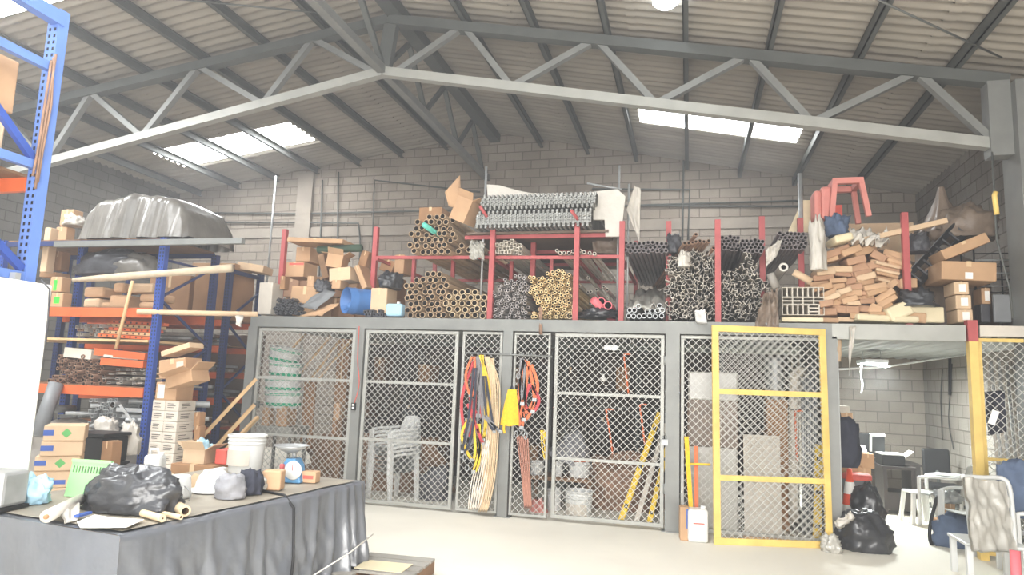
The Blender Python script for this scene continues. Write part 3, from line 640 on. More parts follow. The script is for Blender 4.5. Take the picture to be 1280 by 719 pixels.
cpx('tan carton end tucked above the large carton', 383, 345, 400, 361, 9.15, .3, 'kraft')
cpx('dark brown panel box leaning in the heap', 394, 316, 413, 349, 9.2, .3, 'wood_dark', tilt=-.32, tape=False)
carton('open carton in the middle of the cardboard heap', at(420, 336, 9.2), (.24, .3, .2), (0, .15, .2), 'card', open_=True)
cpx('tan carton above the blue drum', 410, 333, 439, 352, 9.0, .35, 'card_pale', tilt=-.08)
cpx('small carton directly on the blue drum', 414, 350, 436, 361, 8.98, .3, 'card')
cpx('tilted carton right of the blue drum', 440, 330, 461, 362, 9.05, .35, 'card', tilt=-.45)
cpx('dark carton behind the tilted carton', 446, 312, 462, 336, 9.4, .35, 'card_dark', tilt=.25)
carton('long flat carton lying on top of the cardboard heap', at(403, 307, 9.45), (.95, .5, .07), (0, .05, .02), 'card')
mat('deep_green', c(62, 84, 66), .6); tag(MB().tube([at(398, 312, 9.35), at(452, 310, 9.35)], .06, 12).build('green_roll', 'deep_green'), 'dark green roll under the long flat carton', 'roll')
crumple('plastic_bag', 'dark grey plastic bag between the cartons and the drum', 'bag', at(404, 366, 9.1), (.24, .3, .18), 'dark_film', 5, .35)
sheet('curved_cardboard', 'curved grey cardboard sheet leaning left of the drum', 'cardboard', [at(376, 384, 8.86), at(394, 388, 8.84), at(420, 366, 8.92), at(404, 362, 9.0)], 'grey_plastic', .01, 6, 6, .03)
sheet('curved_cardboard', 'tan curved cardboard strip at the beam edge before the drum', 'cardboard', [at(374, 396, 8.84), at(402, 395, 8.8), at(424, 380, 8.86), at(410, 382, 8.95)], 'card', .01, 6, 6, .03)
dr = thing('plastic_drum', 'blue plastic drum lying open on the mezzanine edge', 'drum', at(432, 375.5, 8.88), (0, 0, radians(-38)))
rr = at(432, 359, 8.88).z-at(432, 375.5, 8.88).z
Mx = Matrix.Rotation(radians(-90), 4, 'X')
MB().lathe([(rr, 0), (rr, .1), (rr*1.04, .12), (rr, .14), (rr, .4), (rr*1.04, .42), (rr, .44), (rr*.97, .56), (rr*.5, .58), (.001, .58), (.001, .56), (rr*.9, .54), (rr*.93, .02), (rr, 0)], 28, None, Mx).build('shell', 'blue_drum', dr)
sheet('liner', '', '', [(-rr*.3, .03, -rr*.75), (rr*.5, .04, -rr*.6), (rr*.3, .3, rr*.75), (-rr*.05, .2, rr*.7)], 'blue_drum', .01, 6, 6, .04, parent=dr)
cpx('yellowish tan carton right of the blue drum', 462, 360, 496, 392, 8.95, .35, 'card_pale')
j = thing('plastic_jug', 'pale blue plastic jug in front of the tall cardboard tubes', 'jug', at(494, 396, 8.86))
w_ = at(504, 396, 8.86).x-at(484, 396, 8.86).x
MB().cbox((0, 0, .09), (w_, .14, .18)).build('body', 'pale_blue', j, bevel=.03); MB().lathe([(.025, .18), (.025, .21), (.001, .21)], 14, None, Matrix.Translation((.04, 0, 0))).build('cap', 'white_plastic', j)
crumple('plastic_bag', 'black plastic bag slumped above the yellowish carton', 'bag', at(488, 361, 9.1), (.34, .4, .24), 'black_plastic', 6, .3)
cpx('tan carton behind the black bag, left one', 473, 322, 494, 342, 9.5, .4, 'card_dark', tilt=.3)
cpx('tan carton behind the black bag, right one', 492, 318, 516, 342, 9.5, .4, 'card')
for k in range(16):
    x = (362, 380, 398, 416, 434, 450, 466, 482)[k % 8]; y = 392 if k < 8 else 352
    p = at(x, y, 9.75); w = R.uniform(.26, .34); z = ZM+(.003 if k < 8 else .42)
    carton('brown carton filling the shaded back of the cardboard heap', (p.x, 9.95+R.uniform(0, .1), z), (w, .4, .41 if k < 8 else R.uniform(.25, .42)), (0, 0, R.uniform(-.1, .1)), R.choice(['card', 'card_dark', 'kraft2']), group='cartons behind the heap')
# parcels
def pq(x, y): return at(1010+x/5.136, 270+y/5.136, 8.86)
PAR = [(150,665,110,30,0),(255,660,90,30,0),(130,610,110,45,-3),(220,595,80,45,8),(295,600,75,45,0),(365,590,90,40,5),(440,595,70,60,25),(200,550,80,40,-25),(300,555,80,30,0),(390,545,90,30,-5),(380,515,90,30,-5),(385,490,85,28,-5),
 (500,580,110,40,-35),(520,540,120,40,-35),(500,505,120,40,-32),(450,480,120,36,-20),(440,450,130,36,-12),(150,490,95,35,-25),(155,520,100,35,-25),(120,560,80,40,-10),(235,480,90,35,-20),(250,510,90,35,-20),(270,535,90,35,-20),
 (100,450,120,40,-12),(100,420,120,35,-10),(210,440,90,35,-8),(210,400,100,30,-5),(115,380,120,36,-5),(130,340,110,50,-5),(240,325,120,40,0),(250,355,100,30,5),(350,320,110,60,-25),(400,410,100,40,-12),(390,380,110,40,-15),(380,350,110,40,-15),(310,450,90,40,-10),(310,400,90,40,-15),(300,490,90,40,0),(330,640,100,36,0),
 (200,215,180,45,-22),(300,205,120,45,-22),(400,200,140,50,-20),(480,240,90,50,35),(590,225,130,40,20),(600,262,140,26,20),(612,285,140,26,21),(620,308,140,26,22),(560,430,80,40,-40),(620,430,110,40,40),(670,420,90,60,0),(480,290,90,50,10),(430,300,100,45,-10),(330,270,110,45,-15),(700,650,110,60,5),(670,600,100,50,-15),(450,640,90,50,0),(150,265,120,30,-15)]+[(535,302+21*k,145-6*k,19,14) for k in range(6)]
for i, (x, y, w, h, an) in enumerate(PAR):
    ctr = pq(x, y); W_, H_ = w/5.136*.0103, h/5.136*.0103; dp = R.uniform(.3, .45)
    mb = MB().cbox((0, dp/2, 0), (W_, dp, H_))
    o = mb.build('paper_parcel', R.choice(['kraft', 'kraft', 'kraft2', 'card_pale', 'card']), None, ctr+V((0, R.uniform(0, .1)+.12*(y < 450), 0)), (R.uniform(-.08, .08), radians(an), R.uniform(-.35, .35)), bevel=min(.014, H_*.3))
    tag(o, 'tan paper-wrapped parcel in the tumbled heap left of the right red upright', 'parcel', 'tan parcels in the heap')
for x, y, w, h, an, l in ((590, 612, 140, 85, -25, 'cream sack end at the foot of the parcel heap'), (625, 665, 150, 40, 0, 'low cream bundle at the beam edge under the parcel heap'), (230, 140, 110, 50, -14, 'pale cream parcel on top of the parcel heap'), (420, 655, 190, 40, 3, 'pinkish newspaper roll at the foot of the parcel heap')):
    tag(MB().cbox((0, .2, 0), (w*.002, .4, h*.002)).build('cream_bundle', 'cream', None, pq(x, y)+V((0, -.04, 0)), (0, radians(an), .1), bevel=.03), l, 'bundle')
# back filler so that the heap has a body
crumple('plastic_heap', 'grey crumpled plastic heap filling the back of the parcel pile', 'plastic', at(1078, 402, 9.75), (1.3, 1.1, .95), 'brown_film', 11, .18)
crumple('white_bag', 'white plastic bag hanging left of the parcel heap', 'bag', at(1023, 338, 8.86), (.18, .2, .6), 'white_film', 12, .35)
crumple('jean_bundle', 'dark blue cloth bundle above the parcel heap', 'cloth', at(1047, 296, 9.1), (.26, .3, .28), 'jean', 13, .35)
sheet('clear_film', 'crumpled clear film on the right of the pale parcel', 'film', [at(1060, 302, 8.9), at(1112, 306, 8.9), at(1108, 293, 9.1), at(1062, 288, 9.1)], 'white_film', .01, wave=.12, freq=9)
tag(MB().bar(at(1076, 301, 9.0), at(1183, 276, 9.0), .08, .06).build('wooden_plank', 'card_pale'), 'long pale plank slanting behind the right red upright', 'plank')
crumple('wrapped_lump', 'grey film wrapped lump right of the right red upright', 'bundle', at(1147, 316, 9.1), (.26, .3, .23), 'dark_film', 14, .25)
a = [at(985, 290, 9.6), at(1019, 290, 9.6), at(1019, 250, 9.6), at(1003, 250, 9.6)]
tag(MB().prism([(p.x, p.z) for p in a], .03).build('cream_board', 'cream', None, (0, 9.6, 0)), 'cream board leaning behind the grey pole', 'board')
tag(MB().cbox((0, 0, 0), (1.0, .04, 1.54)).build('pale_board', 'card_pale', None, V((at(1090, 252, 10.2).x, 10.2, ZM+.77))), 'pale panel behind the pink chair frame', 'board')
# padded seats and pink chair frame
for x0, x1, y0, y1, l in ((1018, 1027, 237, 274, 'narrow'), (1027, 1041, 232, 274, 'wider')):
    a, b = at(x0, y1, 9.15), at(x1, y0, 9.15)
    tag(MB().cbox((0, 0, (b.z-a.z)/2), (b.x-a.x, .3, b.z-a.z)).build('seat_cushion', 'pinkwood', None, ((a.x+b.x)/2, 9.3, a.z), bevel=.04), '%s pinkish padded cushion standing beside the pink chair frame' % l, 'cushion')
cf = thing('chair_frame', 'pink wooden chair frame turned upside down on the parcel heap', 'chair', at(1061, 271, 9.1))
wv = at(1083, 271, 9.1).x-at(1040, 271, 9.1).x; hv = at(1061, 223, 9.1).z-at(1061, 271, 9.1).z
for sx in (-1, 1):
    for yy in (0, .4): MB().bar((sx*(wv/2+(.03 if yy == 0 and sx > 0 else 0)), yy, 0), (sx*(wv/2-.05), yy, hv), .06, .06).build('leg', 'pinkwood', cf)
MB().box((-wv/2+.02, -.037, hv-.07), (wv/2-.02, .034, hv+.004)).build('rail', 'pinkwood', cf); MB().box((-wv/2+.02, .363, hv-.07), (wv/2-.02, .437, hv+.004)).build('rail', 'pinkwood', cf)
for sx in (-1, 1): MB().box((sx*(wv/2-.05)-.03, .03, hv-.07), (sx*(wv/2-.05)+.034, .37, hv+.003)).build('rail', 'pinkwood', cf)
MB().box((-wv/2+.05, .36, 0), (0, .38, hv*.5)).build('back_panel', 'red_print', cf)
# cartons at the right end
st = ('paper', .05, .5, .45, .6)
def sided(lab, x0, y0, x1, y1, Y, d, m='card', **k): return cpx(lab, x0, y0, x1, y1, Y, d, m, **k)
sided('cream carton at the bottom of the three stacked cartons by the column', 1183, 387, 1216, 403, 8.86, .35, 'card_pale', sticker=st)
sided('cream carton in the middle of the three stacked cartons by the column', 1181, 369, 1214, 386, 8.88, .35, 'card_pale', sticker=st)
sided('cream carton at the top of the three stacked cartons by the column', 1179, 352, 1211, 368, 8.87, .35, 'card_pale', sticker=st)
sided('big long tan carton resting on the three stacked cartons', 1177, 325, 1246, 352, 8.85, .6, 'card', tilt=.05, sticker=('paper', 0, .25, .14, .35))
sided('long tan carton tilted on top of the big long carton', 1176, 290, 1238, 325, 8.9, .45, 'card', tilt=-.42)
sided('small tan carton right of the three stacked cartons', 1216, 360, 1238, 380, 9.1, .35, 'card', sticker=('paper', .1, .5, .5, .6))
sided('dark box under the small tan carton by the column', 1217, 380, 1238, 403, 9.1, .35, 'dark_film', tape=False)
sided('grey panel standing beside the steel column', 1240, 368, 1263, 403, 8.95, .05, 'grey_plastic', tape=False)
ct = thing('cable_tray', 'black slotted cable tray leaning diagonally behind the right red upright', 'tray', (0, 0, 0))
for dx, dy in ((0, 0), (13, 10)): MB().bar(at(1134+dx, 346+dy, 9.3), at(1205+dx, 270+dy, 9.5), .03, .07).build('side_rail', 'black', ct)
for k in range(9): 
    f = (k+.5)/9; MB().bar(at(1134+71*f, 346-76*f, 9.3+.2*f), at(1147+71*f, 356-76*f, 9.3+.2*f), .05, .02).build('rung', 'dark_film', ct)
wc = thing('wire_crate', 'black wire crate with bright rods behind the long cartons', 'crate', at(1246, 368, 9.3))
for k in range(7): MB().tube([(-.22, 0, .02+.08*k), (.22, 0, .02+.08*k)], .008, 6).build('rod', 'galv' if k % 2 else 'black', wc)
for sx in (-1, 1):
    for yy in (0, .4): MB().tube([(sx*.22, yy, 0), (sx*.22, yy, .56)], .01, 6).build('upright', 'black', wc)
crumple('brown_tarp', 'brown tarp heap behind the tilted carton', 'tarp', at(1206, 300, 9.7), (.7, .6, .42), 'brown_film', 15, .25)
mb = MB(); pa, ra = at(1176, 234, 9.8), .3
mb.lathe([(.03, .62), (.06, .45), (.14, .22), (.26, 0)], 18); 
for i, v in enumerate(mb.v): mb.v[i] = (v[0]*(1+.35*sin(i*2.4)), v[1]*(1+.35*sin(i*2.4)), v[2])
tag(mb.build('brown_tarp', 'brown_film', None, (pa.x, 9.8, pa.z-.62)), 'brown tarp pulled up into a peak behind the cable tray', 'tarp')
crumple('brown_tarp', 'dark brown covered heap on the mezzanine floor behind the cartons', 'tarp', V((3.3, 10.6, ZM)), (1.5, 1.2, 1.15), 'brown_film', 16, .15)
crumple('plastic_bag', 'black plastic bag left of the three stacked cartons', 'bag', at(1148, 384, 8.9), (.38, .3, .2), 'black_plastic', 17, .3)
cpx('cream lump carton under the black bag by the stacked cartons', 1130, 384, 1180, 403, 8.92, .3, 'cream', tape=False)
tag(MB().tube([at(1240, 190, 8.5), at(1246, 300, 8.45), at(1262, 360, 8.45), at(1266, 398, 8.45)], .011, 6).build('cable', 'steel_dark'), 'dark cable hanging down along the steel column', 'cable')
tag(MB().tube([at(1245, 240, 8.43), at(1243, 244, 8.43), at(1246, 268, 8.43)], .028, 8).build('strap', 'yellow_paint'), 'yellow strap hooked on the cable by the column', 'strap')

# ================================================================== PALLET RACKS ON THE LEFT
def perf_upright(par, x, y, h, w=.095, d=.075, m='blue_paint'):
    return MB().box((-w/2, -d/2, 0), (w/2, -d/2+.006, h)).box((-w/2, -d/2+.006, 0), (-w/2+.006, d/2, h)).box((w/2-.006, -d/2+.006, 0), (w/2, d/2, h)).box((-w/2-.02, -d/2-.02, -.0), (w/2+.02, d/2+.02, .01)).build('upright', m+'_perforated', par, (x, y, 0))
YR = 7.5; XRr = at(196, 400, YR).x; XRl = XRr-2.75
zl = lambda y, x=130, Y=YR: at(x, y, Y).z
Z1, Z2, Z3, ZT = zl(391), zl(489), zl(424), zl(303)
pr = thing('pallet_rack', 'blue and orange pallet rack left of the mesh cage, front one', 'rack', (0, 0, 0))
HR = at(203, 297, YR).z
for x, y in ((XRr, YR), (XRl, YR), (XRr-.02, YR+1.05), (XRl, YR+1.05)): perf_upright(pr, x, y, HR if y == YR else HR-.05, m='blue_paint' if y == YR else 'navy_paint')
perf_upright(pr, at(100, 345, YR+.35).x, YR+.35, at(104, 297, YR+.35).z)
for z, nm in ((Z1, 'o'), (Z2, 'o')):
    for y in (YR-.03, YR+1.05): MB().box((XRl+.05, y-.025, z-.06), (XRr-.05, y+.025, z+.06)).build('beam', 'orange_paint', pr)
    MB().box((XRl+.05, YR, z+.06), (XRr-.05, YR+1.05, z+.075)).build('shelf_board', 'wood_dark', pr)
MB().box((XRl+.05, YR-.06, Z3-.03), (XRr-.05, YR+1.05, Z3)).build('shelf_board', 'wood', pr)
for y in (YR, YR+1.05): MB().box((XRl+.05, y-.02, ZT-.04), (XRr-.05, y+.02, ZT+.03)).build('beam', 'navy_paint', pr)
MB().box((XRl+.05, YR, ZT+.03), (XRr-.05, YR+1.05, ZT+.05)).build('shelf_board', 'wood_dark', pr)
for k in range(5):
    za, zb_ = .25+k*.6, .85+k*.6; ya, yb = (YR, YR+1.05) if k % 2 == 0 else (YR+1.05, YR)
    MB().bar((XRr, ya, za), (XRr, yb, zb_), .03, .03).build('frame_brace', 'navy_paint', pr)
for z in (.25, 1.45, HR-.3): MB().bar((XRr, YR, z), (XRr, YR+1.05, z), .03, .03).build('frame_brace', 'navy_paint', pr)
pr2 = thing('pallet_rack', 'dark blue pallet rack standing behind the front rack', 'rack', (0, 0, 0))
X2 = at(282, 400, 9.2).x
H2 = at(282, 331, 9.2).z
for x, y in ((X2, 9.2), (X2, 10.0), (X2-2.7, 9.2), (X2-2.7, 10.0)): perf_upright(pr2, x, y, H2, m='navy_paint')
for yy in (404, 437, 470, 503, 540):
    z = at(282, yy, 9.2).z
    for y in (9.2, 10.0): MB().box((X2-2.65, y-.025, z-.05), (X2-.05, y+.025, z+.05)).build('beam', 'orange_paint', pr2)
    MB().box((X2-2.65, 9.2, z+.05), (X2-.05, 10.0, z+.065)).build('shelf_board', 'wood_dark', pr2)
for k in range(5):
    ya, yb = (9.2, 10.0) if k % 2 == 0 else (10.0, 9.2); MB().bar((X2, ya, .3+k*.55), (X2, yb, .85+k*.55), .03, .03).build('frame_brace', 'navy_paint', pr2)
MB().bar((X2, 9.2, H2-.1), (X2, 10.0, H2-.1), .04, .06).build('frame_brace', 'navy_paint', pr2)
for k in range(3):  # added dark sheets stand in for clutter and shade behind the rack
    mb = MB().box((-.62, 0, 0), (.62, .02, 2.35-.2*k), None, Matrix.Rotation(radians(-4), 4, 'X'))
    tag(mb.build('shade_sheet', 'plywood', None, (X2-.65-.98*k, 10.16+.03*(k % 2), 0)), 'added dark sheet for clutter and shade behind the rear rack, %s from the cage' % ordinal(k), 'board')
zs = [at(282, y, 9.2).z+.066 for y in (404, 437, 470, 503, 540)]
carton('big tall brown carton on the top shelf of the rear rack', (X2-.42, 9.65, zs[0]), (.7, .6, .82), (0, 0, 0), 'card_dark')
carton('big tall brown carton farther left on the rear rack', (X2-1.25, 9.65, zs[0]), (.8, .6, .72), (0, 0, 0), 'card_dark')
carton('flat brown carton on top of the big tall carton on the rear rack', (X2-.45, 9.6, zs[0]+.822), (.75, .55, .1), (0, 0, .1), 'card')
carton('small tilted tan carton above the rear rack near the loose conduit', (X2+.05, 9.75, zs[0]+.83), (.45, .4, .12), (0, .12, .2), 'card_pale')
for k, (z, n) in enumerate(zip(zs[1:], (14, 12, 14, 10))):
    for q in range(n):
        w = R.uniform(1.5, 2.3); mb = MB().box((-w/2, 0, 0), (w/2, .12, .035)) if q % 2 else MB().tube([(-w/2, .06, .03), (w/2, .06, .03)], .03, 8)
        inst(mb.mesh('stored_bar', R.choice(['wood_dark', 'alu_dark', 'rust', 'galv'])), 'stored_bar', 'long bar stored on a lower shelf of the dark rear rack', 'bar', (X2-1.35+R.uniform(-.15, .15), 9.22+.12*(q % 6), z+.062*(q//6)), (0, 0, 0), 'bars on the rear rack')
# loads on the front rack: top
a, b = at(104, 302, YR+.1), at(286, 302, YR+.95); wT = b.x-a.x; hT = at(190, 246, YR+.2).z-ZT-.05
from mathutils import noise as NZ
mat('cloth_tan', c(194, 178, 154), .8, 0, .12, 8, .3, 14)
def drape(u, v):
    x = u*wT; e = min(1, u*11, (1-u)*9); prof = (.80+.20*min(1, u*2.2)) if u < .5 else 1-.2*((u-.5)/.42)**1.5
    top = hT*prof*(max(0, e)**.45)
    s = v*3
    fold = abs(NZ.noise(V((u*7, v*.8, 3.3))))*.16+NZ.noise(V((u*19, v*1.2, 1)))*.05
    if s < 1: y, z = -.02-fold-(.10*(1-s)), top*s
    elif s < 2: y, z = (s-1)*.9, top*(1+.05*sin((s-1)*pi))+fold*.5
    else: y, z = .9+fold, top*(3-s)
    return (x, y, z+.002)
mat('tarp_grey', c(112, 108, 102), .28, 0, .2, 5, .2, 16, spec=.6)
tag(MB().grid(70, 42, drape).build('tarp', 'tarp_grey', None, (a.x, YR+.12, ZT+.052)), 'grey plastic tarp covering a load on top of the front rack', 'tarp')
def c2(lab, x0, y0, x1, y1, Y=YR+.15, d=.4, m='card', **k): return cpx(lab, x0, y0, x1, y1, Y, d, m, **k)
c2('tan carton on top of the rack left of the grey tarp', 74, 261, 104, 282, YR+.5); c2('tan carton beneath the top carton left of the grey tarp', 68, 283, 94, 303, YR+.45)
crumple('white_bag', 'white plastic bag beside the topmost tan carton', 'bag', at(93, 283, YR+.55), (.3, .3, .16), 'white_film', 21, .35)
c2('tall pale carton at the left end of the front rack', 49, 284, 71, 340, YR+.1, .5, 'card_pale')
c2('dark tan carton under the top shelf of the front rack', 65, 314, 88, 338, YR+.35, .4, 'card_dark')
c2('flat tan carton under the tall pale carton', 49, 340, 88, 346, YR+.3, .4)
c2('tan carton with green sticker, upper of two on the orange beam', 61, 346, 89, 365, YR+.02, .4, sticker=('green_sticker', -.02, .45, .26, .7))
c2('tan carton with green sticker, lower of two on the orange beam', 62, 366, 90, 384.5, YR+.02, .4, sticker=('green_sticker', .02, .5, .46, .45))
crumple('black_plastic', 'black plastic and grey film stuffed under the top shelf', 'plastic', at(145, 345, YR+.3), (1.3, .55, .36), 'dark_film', 22, .16)
crumple('grey_film', 'folded grey film on the right under the top shelf', 'film', at(168, 345, YR+.25), (.75, .45, .3), 'tarp_grey', 23, .16)
tag(MB().tube([at(92, 350, YR-.02), at(150, 346, YR-.04), at(200, 342, YR-.06), at(290, 335, YR+.05)], [.03, .055, .045, .055], 12).build('rolled_cloth', 'cloth_tan'), 'long rolled pale cloth lying across the front rack', 'roll')
tag(MB().cbox((0, 0, 0), ((at(304, 302, YR-.12)-at(70, 305, YR-.12)).x, .07, .075)).build('steel_beam', 'steel_grey', None, (at(304, 302, YR-.12)+at(70, 305, YR-.12))/2), 'long grey steel beam lying along the top of the front rack', 'beam')
tag(MB().tube([at(172, 390, YR-.1), at(322, 393, 7.9)], .035, 10).build('pole', 'card_pale'), 'pale pole sticking out to the right of the front rack', 'pole')
sheet('rag', 'pale rag knotted round the end of the pale pole', 'cloth', [at(294, 394, 7.75), at(304, 394, 7.75), at(301, 409, 7.75), at(296, 407, 7.75)], 'white_film', .01, 6, 6, .04)
PK = [(100,358,127,371),(98,372.5,121,385),(121,377,138,385.5),(131,368,156,385.5),(155,353,186,365),(165,366,190,376),(170,377,190,385.5),(139,353,153,365)]
for x0, y0, x1, y1 in PK:
    p, q = at(x0, y1, YR+.1), at(x1, y0, YR+.1); w, h = q.x-p.x, q.z-p.z
    o = MB().cbox((0, .17, h/2), (w, .34, h)).build('wrapped_parcel', R.choice(['card_pale', 'kraft', 'card']), None, ((p.x+q.x)/2, YR+.1+R.uniform(0, .1), p.z), (0, 0, R.uniform(-.25, .25)), bevel=.035)
    tag(o, 'tan wrapped parcel in the row above the upper orange beam', 'parcel', 'wrapped parcels on the front rack')
tag(MB().tube([at(166, 351, YR-.08), at(145, 436, YR-.14)], .022, 8).build('stick', 'wood'), 'slanting wooden stick leaning on the front rack', 'stick')
# loads on the middle shelves
dk = [rect_mesh(.045, .045, .006, .9, 'alu_dark'), rect_mesh(.05, .035, .006, .9, 'rust')]
pile(dk, lattice([(84, 421), (90, 402), (126, 407), (134, 421)], 6, .15), YR-.02, 'stored_profile', 'dark metal profile on the wooden shelf under the upper orange beam', 'profile', 'profiles on the wooden shelf', dy=.1)
for k in range(5):
    a = at(122+k*4, 419-4.2*k, YR-.03+.06*k); mb = MB().box((0, 0, -.02), (.85, .1, .02)); mb.cbox((.0, 0, 0), (.001, .001, .001))
    o = mb.build('drilled_plank', 'wood' if k % 2 else 'orange_paint', None, a, (0, .03, .05)); tag(o, 'orange brown drilled plank on the wooden shelf of the front rack', 'plank', 'drilled planks')
    h = MB(); [h.cbox((.06+.09*i, -.001, 0), (.022, .006, .022)) for i in range(8)]; h.build('hole_row', 'hole', o)
tag(MB().box((0, 0, 0), (.46, .5, .13), 'pvc_white').build('white_channel', None, None, at(79, 446, YR), (0, .06, 0)), 'thick white channel lying above the rusty tubes', 'channel')
for (x0, y0, x1, y1, m, l) in ((121, 440, 184, 446, 'orange_paint', 'upper'), (129, 452, 182, 456, 'orange_paint', 'lower')):
    a, b = at(x0, y0, YR-.05), at(x1, y1, YR+.0); o = tag(MB().bar(a, b, .1, .09, m).build('loose_beam'), '%s loose orange rack beam stored on the front rack' % l, 'beam')
tag(MB().bar(at(136, 445, YR), at(178, 450, YR+.1), .22, .03).build('white_board', 'pvc_white'), 'white board lying on the lower loose orange beam', 'board')
rt = [ring_mesh(.024, .016, .95, 8, 'rust', 'hole'), ring_mesh(.03, .022, .9, 8, 'rust', 'hole')]
pile(rt, lattice([(58, 483), (66, 446), (84, 440), (104, 446), (122, 450), (124, 483)], 5.6, .15), YR-.05, 'rusty_tube', 'rusty brown tube in the bundle above the lower orange beam', 'tube', 'rusty tubes', dy=.15, rr=.03)
pile([rect_mesh(.06, .03, .006, .9, 'alu_dark'), rect_mesh(.07, .02, .006, .9, 'alu')], lattice([(124, 483), (125, 462), (184, 460), (186, 483)], 7, .2), YR-.03, 'stored_profile', 'grey flat profile above the lower orange beam by the blue upright', 'profile', 'flat profiles', dy=.15, rr=.06)
# loads below the lower beam
tag(MB().tube([at(47, 545, YR-.35), at(70, 480, YR-.12)], .09, 16).build('big_pipe', 'grey_plastic'), 'thick pale grey pipe leaning below the lower orange beam', 'pipe')
gp = [ring_mesh(.045, .037, 1.0, 12, 'galv', 'hole'), ring_mesh(.03, .022, 1.0, 10, 'galv', 'hole'), rect_mesh(.05, .05, .006, 1.0, 'galv')]
for k in range(26):
    x, y = R.uniform(70, 178), R.uniform(500, 556)
    inst(R.choice(gp), 'grey_pipe', 'grey metal pipe in the jumble below the lower orange beam', 'pipe', at(x, y, YR+R.uniform(-.1, .15)), (R.uniform(-.05, .05), 0, R.uniform(-1.2, .2)), 'grey pipes below the lower beam')
pile([rect_mesh(.045, .045, .006, 1.0, 'galv')], lattice([(108, 532), (112, 500), (142, 500), (144, 532)], 5.5, .1), YR-.1, 'square_tube', 'grey square tube in the small stack below the lower orange beam', 'tube', 'grey square tubes', dy=.1)
tag(MB().tube([at(57, 511, YR-.2), at(92, 511, YR+.3)], .05, 12).build('pipe_end', 'galv'), 'grey pipe pointing left below the thick pale pipe', 'pipe')
for (x0, y0, x1, y1) in ((138, 552, 163, 533), (150, 506, 166, 528), (100, 536, 128, 528)):
    tag(MB().bar(at(x0, y0, YR-.25), at(x1, y1, YR-.15), .05, .03).build('flat_bar', 'galv'), 'loose grey flat bar crossing the pipe jumble at %s' % {138: 'the white bags', 150: 'the blue upright', 100: 'the black crate'}[x0], 'bar')
crumple('white_bag', 'white plastic bag among the grey pipes', 'bag', at(131, 545, YR-.25), (.3, .25, .22), 'white_film', 24, .3)
crumple('white_bag', 'white plastic bag at the foot of the blue upright', 'bag', at(160, 568, YR-.3), (.24, .25, .36), 'white_film', 25, .3)
crumple('scrap_heap', 'grey scrap heap at the bottom of the front rack', 'scrap', (XRr-1.2, YR+.3, 0), (2.1, .8, .95), 'alu_dark', 26, .25)
# on the floor in front of the rack
YK = 6.7
cr = thing('plastic_crate', 'black lidded plastic crate with white label in front of the rack', 'crate', at(104, 578, YK)*1)
wc_ = at(128, 572, YK).x-at(80, 572, YK).x; hc = at(104, 541, YK).z-at(104, 578, YK).z
MB().box((-wc_/2+.02, 0, 0), (wc_/2-.02, .38, hc*.88)).build('body', 'black', cr, bevel=.02); MB().box((-wc_/2, -.02, hc*.88), (wc_/2, .4, hc)).build('lid', 'black', cr, bevel=.01)
MB().box((-wc_*.42, -.004, hc*.42), (-wc_*.08, -.001, hc*.8)).build('label', 'paper', cr)
zc_ = cr.location.z
tag(MB().box((cr.location.x-.28, YK-.02, 0), (cr.location.x+.3, YK+.4, zc_-.002)).build('black_crate', 'black', bevel=.02), 'lower black crate carrying the lidded crate', 'crate')
c2('dull tan carton right of the black crate', 124, 553, 152, 584, YK, .3, 'card_dark')
ys_ = [(531, 551), (551, 570), (570, 589), (589, 611)]
mat('green_diamond', c(96, 168, 96), .6)
YB_ = 6.0
zz = [at(56, y, YB_).z for y in (531, 551, 570, 589, 611)]
hb = zz[0]-zz[1]; k = 0; z = zz[4]
lv = [(zz[i+1], zz[i]-zz[i+1]) for i in range(4)]
while z-hb > .02 or z > .05:
    h_ = min(hb, z); z -= h_; lv.append((z, h_))
for i, (z, h_) in enumerate(lv):
    x0, x1 = [(38, 81), (36, 80), (32, 79), (31, 74)][i] if i < 4 else (31, 76)
    p, q = at(x0, 571, YB_), at(x1, 571, YB_)
    t = carton('%s carton in the stack with blue tape beside the white board' % ['topmost', 'second from the top', 'third from the top', 'fourth from the top', 'fifth from the top', 'sixth from the top', 'lowest'][min(i, 6)], ((p.x+q.x)/2, YB_+.2, z), (w := (x1-x0)/850*7.5, .36, h_-.002), (0, 0, radians(42+R.uniform(-2, 2))), m='card_pale', tape=False)
    MB().box((-w*.5, -.183, h_*.35), (-w*(.25 if i % 2 == 0 else .2), -.1805, h_*.7)).build('blue_tape', 'blue_tape', t)
    if i in (0, 2): MB().add([(0+.06*w, -.183, h_*.5-.05), (.06*w+.05, -.183, h_*.5), (.06*w, -.183, h_*.5+.05), (.06*w-.05, -.183, h_*.5), (.06*w, -.18, h_*.5-.05), (.06*w+.05, -.18, h_*.5), (.06*w, -.18, h_*.5+.05), (.06*w-.05, -.18, h_*.5)], [(0,1,2,3), (0,4,5,1), (1,5,6,2), (2,6,7,3), (3,7,4,0)]).build('diamond_mark', 'green_diamond', t)
    if i == 3: MB().box((-.1*w, -.183, h_*.2), (.3*w, -.1805, h_*.45)).build('blue_tape', 'blue_tape', t)
